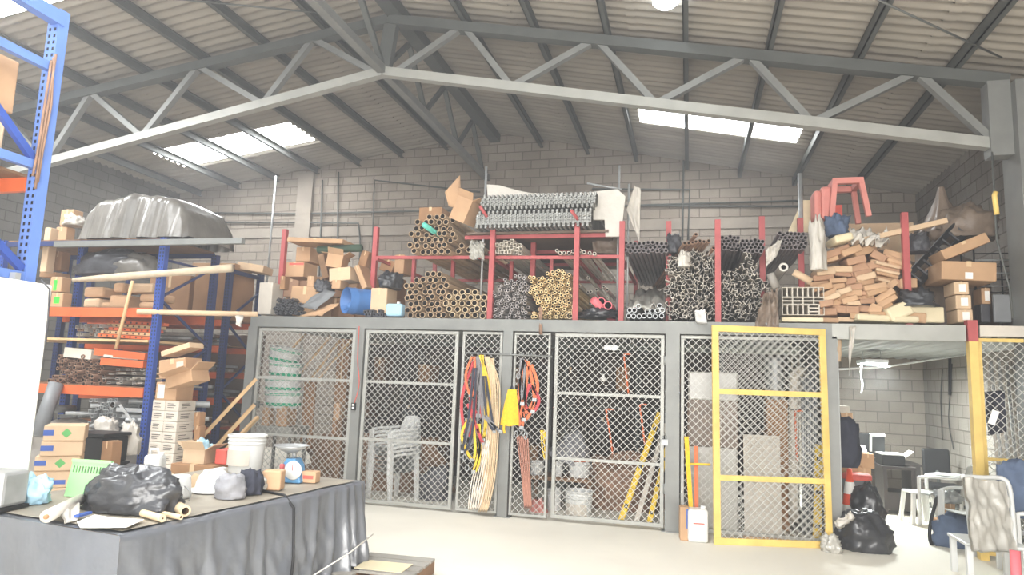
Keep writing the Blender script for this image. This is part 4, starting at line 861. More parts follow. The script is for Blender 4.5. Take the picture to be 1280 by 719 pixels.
# tall stack of white printed cartons
YW_ = 6.95
rows = [501, 513.5, 527, 540.5, 554, 567, 580]; zr = [at(215, y, YW_).z for y in rows]; hr = (zr[0]-zr[6])/6
cols = [at(x, 540, YW_).x for x in (187, 203, 220)]
base_box = None; nrow = int(zr[0]/hr); hr = zr[0]/nrow
for r in range(nrow):
    for k in range(2):
        w = cols[k+1]-cols[k]-.003; loc = ((cols[k]+cols[k+1])/2, YW_+.15, zr[0]-hr*(r+1))
        lab = 'small white printed carton in the tall stack right of the blue rack upright'
        t = carton(lab, loc, (w, .3, hr-.002), (0, 0, R.uniform(-.03, .03)), 'card_white', tape=False, group='white printed cartons in the tall stack')
        q = MB()
        for i in range(3): q.box((-w*.32, -.1525, hr*(.3+.18*i)), (w*R.uniform(.05, .34), -.1505, hr*(.36+.18*i)))
        if k: [q.box((w/2+.0005, -.1, hr*(.3+.18*i)), (w/2+.0025, R.uniform(-.02, .1), hr*(.36+.18*i))) for i in range(3)]
        q.build('printed_lines', 'text_ink', t)
c2('tan carton with white label directly on the white printed cartons', 193, 479.5, 242, 500.5, YW_, .35, 'card', sticker=('paper', -.22, .5, .32, .75))
c2('tan carton leaning on top of the labelled carton, under the topmost', 196, 447, 234, 473, YW_+.05, .3, 'card', tilt=-.12, sticker=('card_white', .3, .6, .26, .4))
c2('topmost small tan carton of the tall carton stack', 200, 428, 238, 446, YW_+.05, .25, 'card_pale', tilt=-.3)
carton('flat open tan carton sliding off the tall carton stack', at(236, 481, YW_+.02), (.36, .3, .13), (0, -.3, 0), 'card', open_=True)
for k in range(4): c2('brown carton in the second stack behind the white printed cartons, %s from the top' % ordinal(k), 241, 516+17*k, 257, 533+17*k, YW_+.2, .3, 'card_dark')
c2('bottom brown carton under the second stack', 241, 584, 257, 640, YW_+.2, .3, 'card_dark')
for (x0, y0, x1, y1, l) in ((254, 545, 320, 474, 'upper'), (258, 572, 318, 506, 'lower'), (300, 545, 322, 522, 'short')):
    A_, B_ = at(x0, y0, 8.15), at(x1, y1, 8.62); A_ = A_+(A_-B_)*((A_.z-.03)/(B_.z-A_.z))
    tag(MB().bar(A_, B_, .045, .045).build('batten', 'wood'), '%s pale wooden batten leaning beside the cage post' % l, 'batten')
# near rack at the left edge
XN, YN = -4.5, 4.03
nr = thing('pallet_rack', 'light blue pallet rack with cartons at the left edge of the picture', 'rack', (0, 0, 0))
zt = atx(80, 18, XN).z; y_far = atx(72, 40, XN).y
XB = XN-2.6
for x in (XN, XB):
    for y in (y_far, y_far-1.1): perf_upright(nr, x, y, zt, .1, .08, 'lightblue_paint')
zh = [atx(0, 55, XN), atx(0, 193, XN), atx(0, 341, XN)]
for p in zh: MB().bar((XN+.02, y_far, p.z), (XN+.02, y_far-1.1, p.z), .05, .06).build('frame_brace', 'lightblue_paint', nr)
MB().bar((XN+.02, y_far-.05, zh[1].z+.02), (XN+.02, y_far-1.0, zh[0].z+.1), .04, .05).build('frame_brace', 'blue_paint', nr)
MB().bar((XN+.02, y_far-.05, zh[2].z+.05), (XN+.02, y_far-1.0, zh[1].z-.05), .04, .05).build('frame_brace', 'blue_paint', nr)
MB().bar((XN+.02, y_far, zt-.07), (XN+.02, y_far-1.5, zt-.03), .08, .1).build('frame_brace', 'lightblue_paint', nr)
zo = atx(25, 222, XN).z-.02; zp = atx(25, 343, XN).z-.12
for z in (zo, zp):
    for y in (y_far-.03, y_far-1.07): MB().box((XB+.05, y-.02, z-.05), (XN-.05, y+.02, z+.05)).build('beam', 'orange_paint', nr)
    MB().box((XB+.05, y_far-1.1, z+.05), (XN-.05, y_far, z+.07)).build('shelf_board', 'wood_dark', nr)
hA = (atx(20, 77, XN-.1).z-(zo+.07))/2
def nb(lab, y0, y1, z, h, x1=XN-.08, d=.6, m='card'): return carton(lab, (x1-d/2, (y0+y1)/2, z), (d, y1-y0, h), (0, 0, 0), m)
yf = y_far-.1
nb('upper tan carton on the high shelf at the left edge', yf-.75, yf-.08, zo+.072+hA, hA-.004); nb('lower tan carton on the high shelf at the left edge', yf-.75, yf-.12, zo+.072, hA-.004, m='card_pale')
hB = atx(15, 275, XN-.1).z-(zp+.07)
nb('tan carton on the lower shelf at the left edge above the white board', yf-.7, yf-.1, zp+.072, hB, m='card_pale')
for k, (x0, x1) in enumerate(((62, 44), (66, 47), (58, 41))):
    tag(MB().tube([atx(70-k*3, 68+k*4, XN+.065), atx(x0-2, 130, XN+.07), atx(x1+6, 190, XN+.07), atx(x1, 236-k*8, XN+.065)], .009, 6).build('rope', 'rust'), 'brown rope strand hanging beside the light blue upright', 'rope', 'rope strands on the near rack')
# white board hung on the rack end
q1, q2 = atx(60, 356, XN+.1), atx(35, 606, XN+.1)
wb = thing('white_board', 'big white board hung on the rack end at the left edge', 'board', (XN+.1, 0, 0))
yb1 = (q1.y+q2.y)/2
MB().box((-.02, yb1-1.6, q2.z), (.02, yb1, q1.z)).build('panel', 'paper', wb, bevel=.012)
for y in (yb1-.25, yb1-1.2): MB().box((-.05, y-.02, q1.z-.03), (.0, y+.02, q1.z+.05)).build('hook', 'galv', wb)
tag(MB().tube([atx(52, 350, XN+.14), atx(62, 362, XN+.15), atx(60, 400, XN+.14), atx(57, 430, XN+.13)], .006, 6).build('cable', 'dark_film'), 'thin grey cable over the top corner of the white board', 'cable')

# ================================================================== WORK TABLE WITH BLACK TARP
ZTB = .80
T0 = V((-3.11, 3.33, 0)); TD = V((.118, .993, 0)).normalized(); TN = V((-TD.y, TD.x, 0)); TL, TW = 2.38, 1.55
def tpt(a, b, z=0): return T0+TD*a+TN*b+V((0, 0, z))           # a along the right edge, b to the left
tb = thing('work_table', 'long work table hidden under the black tarp', 'table', tpt(0, 0), (0, 0, atan2(-TD.x, TD.y)))
MB().box((-TW+.04, .04, ZTB-.06), (-.04, TL-.04, ZTB-.012)).build('tabletop', 'wood', tb)
for x in (-TW+.1, -.1):
    for y in (.1, TL-.1): MB().box((x-.035, y-.035, 0), (x+.035, y+.035, ZTB-.06)).build('leg', 'wood_dark', tb)
def tarp(u, v):                                              # v across: skirt right, top, skirt left ; u along
    a = -.03+u*(TL+.06); W = TW+.06; H = ZTB; s = v*(H+W+H); r = .05
    n1 = NZ.noise(V((a*3.2+s*1.5, s*1.1, 5.1)))*.05+NZ.noise(V((a*12+s*5, s*2.0, 2)))*.03+abs(NZ.noise(V((a*6-s*3, s*1.5, 8))))*.05
    if s < H:
        dz = s; f = 1-dz/H; pl = (.07*abs(sin(a*5.2+1.9*NZ.noise(V((a*2, s, 4)))))**2+.03*abs(NZ.noise(V((a*11, s*2.2, 6)))))*(.15+f)
        for a0, k0, w0, h0 in ((.35, .25, .05, .03), (.62, -.2, .035, .035), (.95, .3, .05, .045), (1.12, .1, .03, .03), (1.5, -.25, .045, .04), (1.72, .35, .04, .05), (1.95, .3, .035, .06), (2.1, .22, .03, .07), (2.22, .1, .025, .07), (2.33, -.1, .03, .06)):
            pl += h0*math.exp(-((a-a0+k0*(H-dz)*.4)/w0)**2)*(.25+f*.9)
        return (.03-(-pl)+n1*f*1.2+(.05*f if u > .9 else 0), a+.05*f*(1 if u > .9 else 0)*NZ.noise(V((s*3, 1, 1))), max(.02, H-(H-dz)*1.0+.0 if dz < H-r else H-r+(dz-H+r)*.9))
    if s < H+W: 
        q = s-H; return (.03-q, a, H+.004+NZ.noise(V((a*4, q*4, 9)))*.006)
    dz = s-H-W; return (.03-W-n1*.5, a, max(.02, H-dz))
tm = MB().grid(190, 110, tarp)
def tarp_end(y, sg):
    def fn(u, v):
        x = .03-u*(TW+.06); z = ZTB*(1-v)+.003; f = v
        fo = (NZ.noise(V((x*4, z*1.6, 7.7+sg)))*.07+.04*abs(sin(x*7)))*f
        return (x+(.03*f if u < .03 else 0), y+sg*(fo+.002), max(.02, z))
    return fn
tm.grid(70, 40, tarp_end(-.03, -1)); tm.grid(70, 40, tarp_end(TL+.03, 1))
tt = tm.build('tarp', 'tarp', None, tb.location, tb.rotation_euler); tag(tt, 'black plastic tarp draped over the work table and hanging in folds', 'tarp')
# cloth on the top
MBt = MB().grid(30, 40, lambda u, v: (-.02-u*(TW-.06), .02+v*(TL-.06), ZTB+.014+NZ.noise(V((u*7, v*8, 1)))*.006))
tag(MBt.build('table_cover', 'tarp_top', None, tb.location, tb.rotation_euler), 'dusty brown cover sheet lying flat on the tarp of the table', 'cover')
mat('string', c(236, 232, 224), .7)
fx = [tpt(TL+.04, -.14, .36), tpt(TL-.35, -.17, .29), tpt(1.2, -.17, .17), tpt(.6, -.16, .1)]
tag(MB().tube(fx, .006, 6).build('string', 'string'), 'white string tied round the table tarp', 'string')
cb = [tpt(1.42, .25, ZTB+.03), tpt(1.4, .02, ZTB+.02), tpt(1.38, -.09, ZTB-.06), tpt(1.34, -.15, .4), tpt(1.3, -.17, .02)]
tag(MB().tube(cb, .011, 6).build('cable', 'black'), 'black cable hanging down the front of the tarp', 'cable')
ZI = ZTB+.02
def ti(x, y): return atz(x, y, ZI)
# things on the table
p = ti(6, 641); mb = thing('metal_box', 'silver metal box at the left edge of the table', 'box', p, (0, 0, .12))
MB().box((-.34, 0, .02), (-.035, .2, .235)).build('body', 'galv', mb, bevel=.02); MB().box((-.32, -.012, .0), (-.02, .2, .022)).build('base', 'black', mb)
crumple('blue_bag', 'crumpled pale blue plastic bag beside the silver box', 'bag', ti(37, 628), (.26, .24, .17), 'pale_blue', 31, .3)
# green slotted basket on its side
gk = thing('plastic_basket', 'light green slotted plastic basket behind the black bag', 'basket', ti(104, 622), (0, 0, .1))
mat('mint', c(158, 216, 150), .4, 0, .05, 4)
fr = MB(); w, h = .29, .25
def slab(lo, hi, M=None): fr.box(lo, hi, None, M)
Mt = Matrix.Rotation(radians(-10), 4, 'X')
slab((-w/2, 0, 0), (w/2, .008, h*.66), Mt); slab((-w/2, 0, h*.84), (w/2, .008, h), Mt)
for k in range(13): slab((-w/2+k*w/12.6, 0, h*.66), (-w/2+k*w/12.6+.011, .008, h*.84), Mt)
fr.build('slotted_side', 'mint', gk)
MB().box((-w/2-.012, -.006, h-.015), (w/2+.012, .02, h+.008), None, Mt).build('rim', 'mint', gk)
MB().prism([(0, 0), (.17, .0), (.2, .03), (.045, h)], .008, None, Matrix.Translation((-w/2, 0, 0)) @ Matrix.Rotation(radians(90), 4, 'Z')).build('end_side', 'mint', gk)
MB().box((-w/2, .005, 0), (w/2, .17, .008)).build('bottom', 'mint', gk)
crumple('garbage_bag', 'big shiny black garbage bag lying on the table', 'bag', ti(140, 642)+TD*.16, (.68, .4, .27), 'black_plastic', 32, .16, 60, 34, flat=.3)
fr_ = thing('film_roll', 'roll of white plastic film at the front edge of the table', 'roll', (0, 0, 0))
A_, B_ = ti(57, 656)+V((0, 0, .045)), ti(100, 633)+V((0, 0, .045))
MB().tube([A_, B_], .036, 18).build('wound_film', 'white_film', fr_); dv = (A_-B_).normalized(); MB().tube([A_+dv*.015, A_-dv*.01], .014, 12).build('core', 'card_dark', fr_)
sheet('loose_end', '', '', [A_*.6+B_*.4+V((0, 0, .02)), B_+V((0, 0, .02)), ti(97, 651)+V((0, 0, .005)), ti(80, 655)+V((0, 0, .005))], 'white_film', .004, 8, 8, .015, parent=fr_)
def paper(lab, pts, dz=0):
    q = [ti(x, y)+V((0, 0, .004+dz)) for x, y in pts]; n = len(q)
    tag(MB().add(q+[v+V((0, 0, .003)) for v in q], [tuple(range(n))[::-1], tuple(range(n, 2*n))]+[(i, (i+1) % n, (i+1) % n+n, i+n) for i in range(n)]).build('paper_sheet', 'paper'), lab, 'paper')
paper('white paper sheet on the table under the garbage bag, left one', [(100, 661), (96, 654), (118, 645), (148, 650), (140, 661)]); paper('white paper sheet on the table beside the cardboard tube, right one', [(128, 662), (134, 650), (180, 652), (158, 662)], .006)
tag(MB().bar(ti(95, 650)+V((0, 0, .02)), ti(112, 645)+V((0, 0, .02)), .03, .014).build('blue_strip', 'blue_tape'), 'small blue strip between the film roll and the paper', 'strip')
def ttube(lab, x0, y0, x1, y1, r, rin):
    a, b = ti(x0, y0)+V((0, 0, r)), ti(x1, y1)+V((0, 0, r)); L = (b-a).length; o = bpy.data.objects.new('cardboard_tube', ring_mesh(r, rin, L, 16, 'tube_pale', 'tube_in')); COL.objects.link(o)
    o.location = a; o.rotation_euler = (b-a).to_track_quat('Y', 'Z').to_euler(); tag(o, lab, 'tube')
ttube('cardboard tube end in front of the garbage bag', 203, 653, 178, 646, .022, .006); ttube('wide cardboard tube right of the garbage bag', 231, 646, 212, 635, .034, .022); ttube('thin cardboard tube before the wide cardboard tube', 226, 650, 200, 645, .016, .008)
def jerry(lab, x, y, w, d, h, m='white_plastic'):
    t = thing('plastic_jug', lab, 'jug', ti(x, y), (0, 0, .2)); MB().box((-w/2, 0, 0), (w/2, d, h*.8)).build('body', m, t, bevel=.025)
    MB().tube([(-w*.35, d/2, h*.78), (-w*.3, d/2, h), (w*.1, d/2, h*1.02), (w*.2, d/2, h*.78)], .011, 8).build('handle', m, t); MB().lathe([(.022, h*.78), (.022, h*.9), (.001, h*.9)], 12, None, Matrix.Translation((w*.33, d/2, 0))).build('cap', m, t); return t
jerry('white plastic jug with handle behind the garbage bag', 187, 596, .15, .12, .22)
def pail(lab, loc, r, h, m='white_plastic', name='plastic_bucket', bands=True, handle=True, label_m=None, rot=(0, 0, 0), band_m=None, group=None):
    t = thing(name, lab, 'bucket', loc, rot, group); pr_ = [(.001, 0), (r*.86, 0), (r*.88, .01), (r*.97, h*.72)]
    if bands: pr_ += [(r*.97, h*.76), (r*1.02, h*.765), (r*1.02, h*.79), (r*.98, h*.8), (r*.98, h*.85), (r*1.03, h*.86), (r*1.03, h*.88), (r, h*.89), (r, h*.95), (r*1.06, h*.955), (r*1.06, h), (r*.99, h)]
    else: pr_ += [(r, h*.96), (r*1.05, h*.965), (r*1.05, h), (r*.99, h)]
    pr_ += [(r*.96, h*.97), (r*.84, .012), (.001, .012)]
    MB().lathe(pr_, 32).build('body', m, t)
    if handle: MB().tube([(r*1.05*cos(a), -.02-.04*sin(a)*3*r*4, h*.82-abs(sin(a))*h*.42) for a in [pi*i/10 for i in range(11)]], .004, 6).build('handle', 'galv', t)
    if label_m: MB().grid(14, 4, lambda u, v: ((r*.95+.006)*cos(-pi*.8+u*pi*.55), (r*.95+.006)*sin(-pi*.8+u*pi*.55), h*(.2+.42*v))).build('printed_label', label_m, t)
    if band_m: 
        for z0, z1 in ((.12, .3), (.72, .95)): MB().lathe([(r*(.885+.11*z0)+.003, h*z0), (r*(.885+.11*z1)+.003, h*z1)], 32).build('printed_band', band_m, t)
    return t
pail('big white plastic bucket at the far end of the table', ti(292, 592)+TD*.14, .165, .335, label_m='card_white', handle=False)
pt_ = ti(222, 622); pot = thing('white_pot', 'white pot with wire handle before the white hard hat', 'pot', pt_)
MB().lathe([(.001, 0), (.085, 0), (.09, .02), (.075, .15), (.07, .155), (.066, .15), (.08, .02), (.001, .01)], 26).build('body', 'white_plastic', pot)
MB().tube([(.07*cos(a)+.06, -.03, .02+.07*sin(a)) for a in [pi*i/8-.6 for i in range(9)]], .004, 6).build('handle', 'galv', pot)
crumple('peach_bag', 'peach coloured cloth bag left of the white pot', 'bag', ti(203, 606), (.17, .16, .1), 'card_pale', 33, .2)
tag(MB().prism([(0, 0), (.1, 0), (.085, .1), (.03, .12), (0, .09)], .02).build('beige_board', 'card_pale', None, ti(236, 612), (0, 0, .3)), 'beige board piece right of the white pot', 'board')
hh = thing('hard_hat', 'white hard hat lying in front of the white bucket', 'helmet', ti(266, 613))
MB().lathe([(.17, 0), (.172, .012), (.13, .02), (.126, .06), (.108, .11), (.07, .15), (.001, .165)], 28).build('shell', 'white_plastic', hh); MB().box((-.018, -.115, .06), (.018, .115, .165)).build('ridge', 'white_plastic', hh, bevel=.01)
mat('grey_fabric', c(142, 142, 146), .7, 0, .15, 12, .2, 30); mat('dark_fabric', c(52, 54, 66), .8, 0, .15, 10, .2, 30); mat('lime', c(206, 230, 70), .6)
gb = crumple('grey_bag', 'grey cloth bag with lime mark on the table', 'bag', ti(287, 622), (.24, .2, .17), 'grey_fabric', 34, .18)
MB().cbox((0, 0, 0), (.05, .012, .02)).build('lime_mark', 'lime', gb, (.02, -.055, .125), (.5, 0, .2))
crumple('dark_cloth', 'crumpled dark blue cloth right of the grey bag', 'cloth', ti(311, 617), (.19, .2, .17), 'dark_fabric', 35, .3)
crumple('clear_bag', 'small clear plastic scrap right of the dark cloth', 'plastic', ti(324, 614), (.1, .1, .1), 'clear_film', 36, .35)
tag(MB().cbox((0, 0, .075), (.15, .12, .15)).build('brown_block', 'kraft', None, ti(341, 612), (0, 0, .25), bevel=.012), 'brown paper-wrapped block left of the kitchen scale', 'block')
sc = thing('kitchen_scale', 'blue dial scale with a round metal pan on the table', 'scale', ti(361, 604), (0, 0, .1))
mat('scale_blue', c(94, 150, 196), .4)
MB().prism([(-.1, 0), (.1, 0), (.075, .14), (.04, .2), (-.04, .2), (-.075, .14)], .12, None, Matrix.Translation((0, 0, 0))).build('body', 'scale_blue', sc, bevel=.01)
MB().lathe([(.001, .012), (.07, .012), (.078, .004), (.078, 0)], 28, None, Matrix.Translation((.03, -.002, .105)) @ Matrix.Rotation(radians(90), 4, 'X')).build('dial', 'white_plastic', sc)
MB().box((.027, -.016, .105), (.033, -.013, .16)).build('needle', 'red_paint', sc)
MB().tube([(0, .06, .2), (0, .06, .255)], .02, 10).build('neck', 'galv', sc); MB().lathe([(.001, .25), (.05, .252), (.09, .275), (.145, .305), (.15, .305), (.092, .268), (.05, .246), (.001, .245)], 30, None, Matrix.Translation((-.03, .06, 0))).build('pan', 'galv', sc)
bt = thing('bottle', 'small white bottle with red cap by the scale', 'bottle', ti(351, 606))
MB().lathe([(.001, 0), (.028, 0), (.03, .01), (.03, .1), (.014, .13), (.014, .14), (.001, .14)], 18).build('body', 'white_plastic', bt); MB().lathe([(.02, .13), (.02, .165), (.001, .168)], 14).build('cap', 'red_paint', bt)
carton('small red and tan box at the far right end of the table', ti(388, 603), (.13, .1, .095), (0, 0, .1), 'kraft', tape=False, sticker=('red_print', 0, .5, .7, .3))
# behind the table
pd = at(238, 580, 6.1)
carton('open tan carton holding blue and white scraps behind the table', (pd.x, 6.25, pd.z), (.24, .26, .14), (0, 0, .1), 'card_pale', open_=True)
crumple('scraps', 'blue and white plastic scraps filling the open carton', 'scraps', (pd.x, 6.25, pd.z+.06), (.19, .2, .15), 'pale_blue', 37, .45)
carton('tall brown carton carrying the open carton behind the table', (pd.x+.03, 6.3, 0), (.5, .45, pd.z-.002), (0, 0, .05), 'card_dark')
pe = at(267, 574, 6.1); carton('reddish brown small box right of the open carton', (pe.x, 6.3, pd.z), (.13, .2, .15), (0, 0, 0), 'red_print', tape=False)
# pallets on the floor at the bottom edge
def pallet(lab, x, y, rz, s=1):
    q = atz(x, y, .145); t = thing('wooden_pallet', lab, 'pallet', (q.x, q.y, 0), (0, 0, rz)); w, d = .62*s, .6
    for k in range(4): MB().box((-w/2, .01-d/2*0+k*.155, .125), (w/2, k*.155+.12, .145)).build('deck_board', 'pit_concrete', t)
    for x_ in (-w/2, -.05, w/2-.1): MB().box((x_, 0, .022), (x_+.1, .58, .124)).build('stringer', 'wood_dark', t)
    for k in (0, 3): MB().box((-w/2, k*.155, 0), (w/2, k*.155+.1, .021)).build('bottom_board', 'pit_concrete', t)
    return t
p1_ = pallet('grey wooden pallet on the floor at the bottom edge, right one', 470, 716, .04)
tag(MB().box((-.22, .05, .147), (.2, .32, .152)).build('yellow_sheet', 'cream', None, p1_.location, p1_.rotation_euler), 'pale yellow sheet lying on the right pallet', 'sheet')
pallet('grey wooden pallet beside the tarp corner, left one', 396, 724, .1, .7)

# ================================================================== INSIDE THE CAGE
def strap(pts, w, t=.006, m=None, mb=None, up=(0, 1, 0)):
    mb = mb or MB()
    for a, b in zip(pts, pts[1:]): mb.bar(a, b, w, t, m, up)
    return mb
def smooth(pts, n=4):
    P = [V(p) for p in pts]; out = []
    for i in range(len(P)-1):
        p0, p1, p2, p3 = P[max(i-1, 0)], P[i], P[i+1], P[min(i+2, len(P)-1)]
        for k in range(n):
            t = k/n; out.append(.5*((2*p1)+(p2-p0)*t+(2*p0-5*p1+4*p2-p3)*t*t+(3*p1-p0-3*p2+p3)*t**3))
    return out+[P[-1]]
YC = 9.35
def cp(lab, x0, y0, x1, y1, Y=YC, d=.35, m='card', **k): return cpx(lab, x0, y0, x1, y1, Y, d, m, **k)
# shelf with buckets at the left
sh = at(345, 533, YC)
hs = thing('steel_shelf', 'pale steel shelf behind the left cage panel', 'shelf', (sh.x, YC+.1, 0))
MB().box((-.3, -.15, sh.z-.12), (.3, .35, sh.z-.002)).build('top_board', 'steel_pale', hs)
for sx in (-1, 1):
    for y in (-.12, .3): MB().box((sx*.27-.02, y-.02, 0), (sx*.27+.02, y+.02, sh.z-.12)).build('leg', 'steel_grey', hs)
cp('brown carton on the cage shelf under the buckets, left one', 326, 510, 343, 533, YC-.02); cp('brown carton on the cage shelf under the buckets, right one', 344, 509, 371, 533, YC-.02)
zb0 = at(350, 509, YC).z
for k, (x0, x1, y0, y1, tl) in enumerate(((328, 372, 489, 509, 0), (328, 372, 471, 489, .0), (332, 372, 453, 471, -.05), (331, 370, 434, 453, -.16))):
    p, q = at(x0, y1, YC+.1), at(x1, y0, YC+.1)
    pail('white bucket with green bands in the cage, %s of the four stacked' % ['lowest', 'second from below', 'third from below', 'tilted topmost'][k], V(((p.x+q.x)/2, YC+.2, p.z)), (q.x-p.x)/2*.97, q.z-p.z-.004, handle=False, band_m='green_print', rot=(0, -tl, 0), label_m=None)
for k, (x0, y0, x1, y1) in enumerate(((373, 470, 413, 420), (386, 478, 424, 426), (352, 452, 384, 414), (398, 474, 440, 424))):
    tag(MB().bar(at(x0, y0, YC+.5), at(x1, y1, YC+.9), .035, .03).build('lath', 'wood'), 'thin wooden lath slanting inside the cage behind the white green buckets', 'lath', 'laths in the cage')
cp('tall orange brown carton behind the laths in the cage', 408, 424, 441, 625, YC+.95, .3, 'card_dark'); cp('tall brown board behind the buckets in the cage', 374, 478, 394, 560, YC+.6, .06, 'card_dark', tape=False)
cp('small tan carton beside the cage post behind the left panel', 416, 505, 432, 525, YC+.2, .3); cp('dark carton carrying the small tan carton in the cage', 413, 525, 436, 632, YC+.2, .4, 'wood_dark', tape=False)
mat('shade_brown', c(74, 64, 56), .85, 0, .2, 4)  # dark tone holds the cage's inner shade in its colour
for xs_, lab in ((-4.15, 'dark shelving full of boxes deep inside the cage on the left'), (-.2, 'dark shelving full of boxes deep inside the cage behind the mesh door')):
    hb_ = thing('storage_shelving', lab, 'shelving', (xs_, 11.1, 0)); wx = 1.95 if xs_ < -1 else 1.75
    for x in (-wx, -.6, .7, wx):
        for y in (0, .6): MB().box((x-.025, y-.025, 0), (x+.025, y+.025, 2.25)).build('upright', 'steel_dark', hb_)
    for z in (.3, .95, 1.6): MB().box((-wx, -.02, z), (wx, .62, z+.03)).build('shelf_board', 'shade_brown', hb_)
    MB().box((-wx, .63, .02), (wx, .65, 2.3)).build('shade_backing', 'shade_brown', hb_)  # added dark board hiding the bright wall, in place of shade
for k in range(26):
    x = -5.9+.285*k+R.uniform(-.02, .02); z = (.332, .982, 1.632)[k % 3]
    carton('brown carton on the dark shelving deep in the cage', (x, 11.4, z), (R.uniform(.2, .27), .4, R.uniform(.2, .42)), (0, 0, R.uniform(-.1, .1)), R.choice(['card_dark', 'shade_brown', 'wood_dark', 'dark_film']), group='cartons on the cage shelving')  # darker carton tones stand in for shade deep in the cage
# scrap heap low inside
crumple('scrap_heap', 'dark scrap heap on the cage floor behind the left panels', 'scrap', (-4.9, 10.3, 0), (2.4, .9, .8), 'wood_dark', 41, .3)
crumple('plastic_bag', 'grey plastic bag on the cage floor right of the chair stack', 'bag', at(545, 632, 9.6)*1, (.5, .5, .55), 'dark_film', 42, .3)
# stacked plastic chairs
def plastic_chair(lab, loc, rz, m='white_plastic', group=None):
    t = thing('plastic_chair', lab, 'chair', loc, (0, 0, rz), group)
    def st(u, v): 
        x = (u-.5)*(.44-.05*v); y = -.22+.44*v; return (x, y, .43-.02*sin(pi*v)*1.2-.012*(1-(2*u-1)**2)*1.5)
    b = MB().grid(10, 10, st); n = len(b.v); b.grid(10, 10, lambda u, v: tuple(V(st(u, v))-V((0, 0, .012)))); 
    b.build('seat', m, t)
    bk = MB()
    def bf(u, v, o): 
        a = (u-.5); w = .43*(1-.55*max(0, v-.55)**1.5*1.6); return (a*w, .21+.10*v-.035*(1-(2*u-1)**2)*-1+o, .42+.40*v+.02*(1-(2*u-1)**2)*v)
    for o in (0, .012): bk.grid(12, 10, lambda u, v: bf(u, v, o), skip=lambda i, j: j in range(3, 8) and i in (2, 4, 7, 9))
    bk.build('backrest', m, t)
    for sx in (-1, 1):
        MB().tube(smooth([(sx*.23, -.24, .63), (sx*.26, -.1, .655), (sx*.255, .1, .66), (sx*.22, .25, .67)]), .02, 8).build('armrest', m, t)
        f = MB(); f.prism([(-.028, 0), (.028, 0), (.04, .64), (-.04, .64)], .03, None, Matrix.Translation((sx*.245, -.26, 0)) @ Matrix.Rotation(-sx*.05, 4, 'Y')); f.build('leg', m, t)
        f = MB(); f.prism([(-.028, 0), (.028, 0), (.04, .44), (-.04, .44)], .03, None, Matrix.Translation((sx*.235, .22, 0)) @ Matrix.Rotation(-sx*.07, 4, 'Y')); f.build('leg', m, t)
    return t
cq = atz(490, 628, 0); YCH = 9.12; cx = at(489, 600, YCH).x
ch0 = plastic_chair('white plastic chair in the stack behind the second cage panel', V((cx, YCH+.1, 0)), radians(-28), group='stacked white chairs')
for k in range(1, 7): dup(ch0, V((cx-.004*k, YCH+.1-.003*k, .055*k)))
# harnesses and ropes hanging on the front of the cage
YH = 8.66
HM = {'red': c(184, 68, 72), 'orange': c(214, 112, 72), 'ygold': c(226, 190, 60), 'strapgrey': c(128, 126, 128), 'ropetan': c(206, 182, 148), 'ropered': c(172, 122, 104), 'ropewhite': c(224, 214, 200), 'bagyellow': c(232, 180, 40)}
for k_, v_ in HM.items(): mat(k_, v_, .75, 0, .12, 30)
hooks = MB()
def hang(name, lab, cat, m, px_pts, w=.03, round_=False, dY=0, group=None, buckle=True):
    P = smooth([at(x, y, YH-dY) for x, y in px_pts]); mb = MB()
    if round_: mb.tube(P, w/2, 7)
    else: strap(P, w, .006, None, mb)
    o = tag(mb.build(name, m), lab, cat, group)
    if buckle and not round_:
        mid = P[len(P)//2]; MB().cbox((mid.x, mid.y-.006, mid.z), (w*1.4, .012, w*1.1)).build('buckle', 'galv', o)
    return o
hk = thing('hanging_rail', 'thin steel rod with hooks fixed on the mesh for the harnesses', 'rail', (0, 0, 0))
a, b = at(582, 441, 8.69), at(690, 446, 8.69)
MB().tube([a, b], .012, 8).build('rod', 'steel_grey', hk)
for x in (598, 612, 640, 655, 665):
    p = at(x, 442, 8.68); MB().tube(smooth([p, p+V((0, -.03, -.02)), p+V((0, -.04, .01))]), .005, 6).build('hook', 'galv', hk)
SP = [('red', 592, 452, 577, 500, 583, 545, .04, 'red safety harness strap at the left edge of the harness bunch'), ('red', 596, 448, 588, 498, 598, 520, .045, 'broad red strap in the middle of the harness bunch'),
 ('strapgrey', 594, 446, 602, 500, 606, 540, .05, 'broad grey strap in the harness bunch'), ('strapgrey', 600, 448, 590, 520, 580, 560, .03, 'narrow grey strap crossing the harness bunch'),
 ('ygold', 600, 444, 612, 490, 604, 550, .035, 'gold yellow strap over the grey straps'), ('ygold', 588, 520, 577, 545, 590, 575, .035, 'yellow strap loop low in the harness bunch'), ('ygold', 596, 530, 600, 560, 592, 590, .04, 'yellow strap end below the red straps'),
 ('orange', 590, 446, 582, 470, 588, 495, .03, 'orange strap at the top left of the harness bunch'), ('red', 584, 505, 596, 535, 604, 555, .03, 'thin red strap slanting low in the harness bunch'),
 ('dark_fabric', 592, 460, 586, 520, 578, 565, .03, 'dark strap loop at the left of the harness bunch'), ('dark_fabric', 604, 470, 608, 520, 618, 540, .03, 'dark strap behind the grey strap of the harness bunch'), ('strapgrey', 604, 520, 614, 530, 626, 540, .035, 'grey strap slanting towards the yellow bag')]
for i, (m, xa, ya, xb, yb, xc, yc, w, l) in enumerate(SP): hang('safety_harness', l, 'harness', m, [(xa, ya), (xb, yb), (xc, yc), ((xa+xc)/2+5, (yb+yc)/2), (xa+3, ya)], w, dY=.02+.008*i)
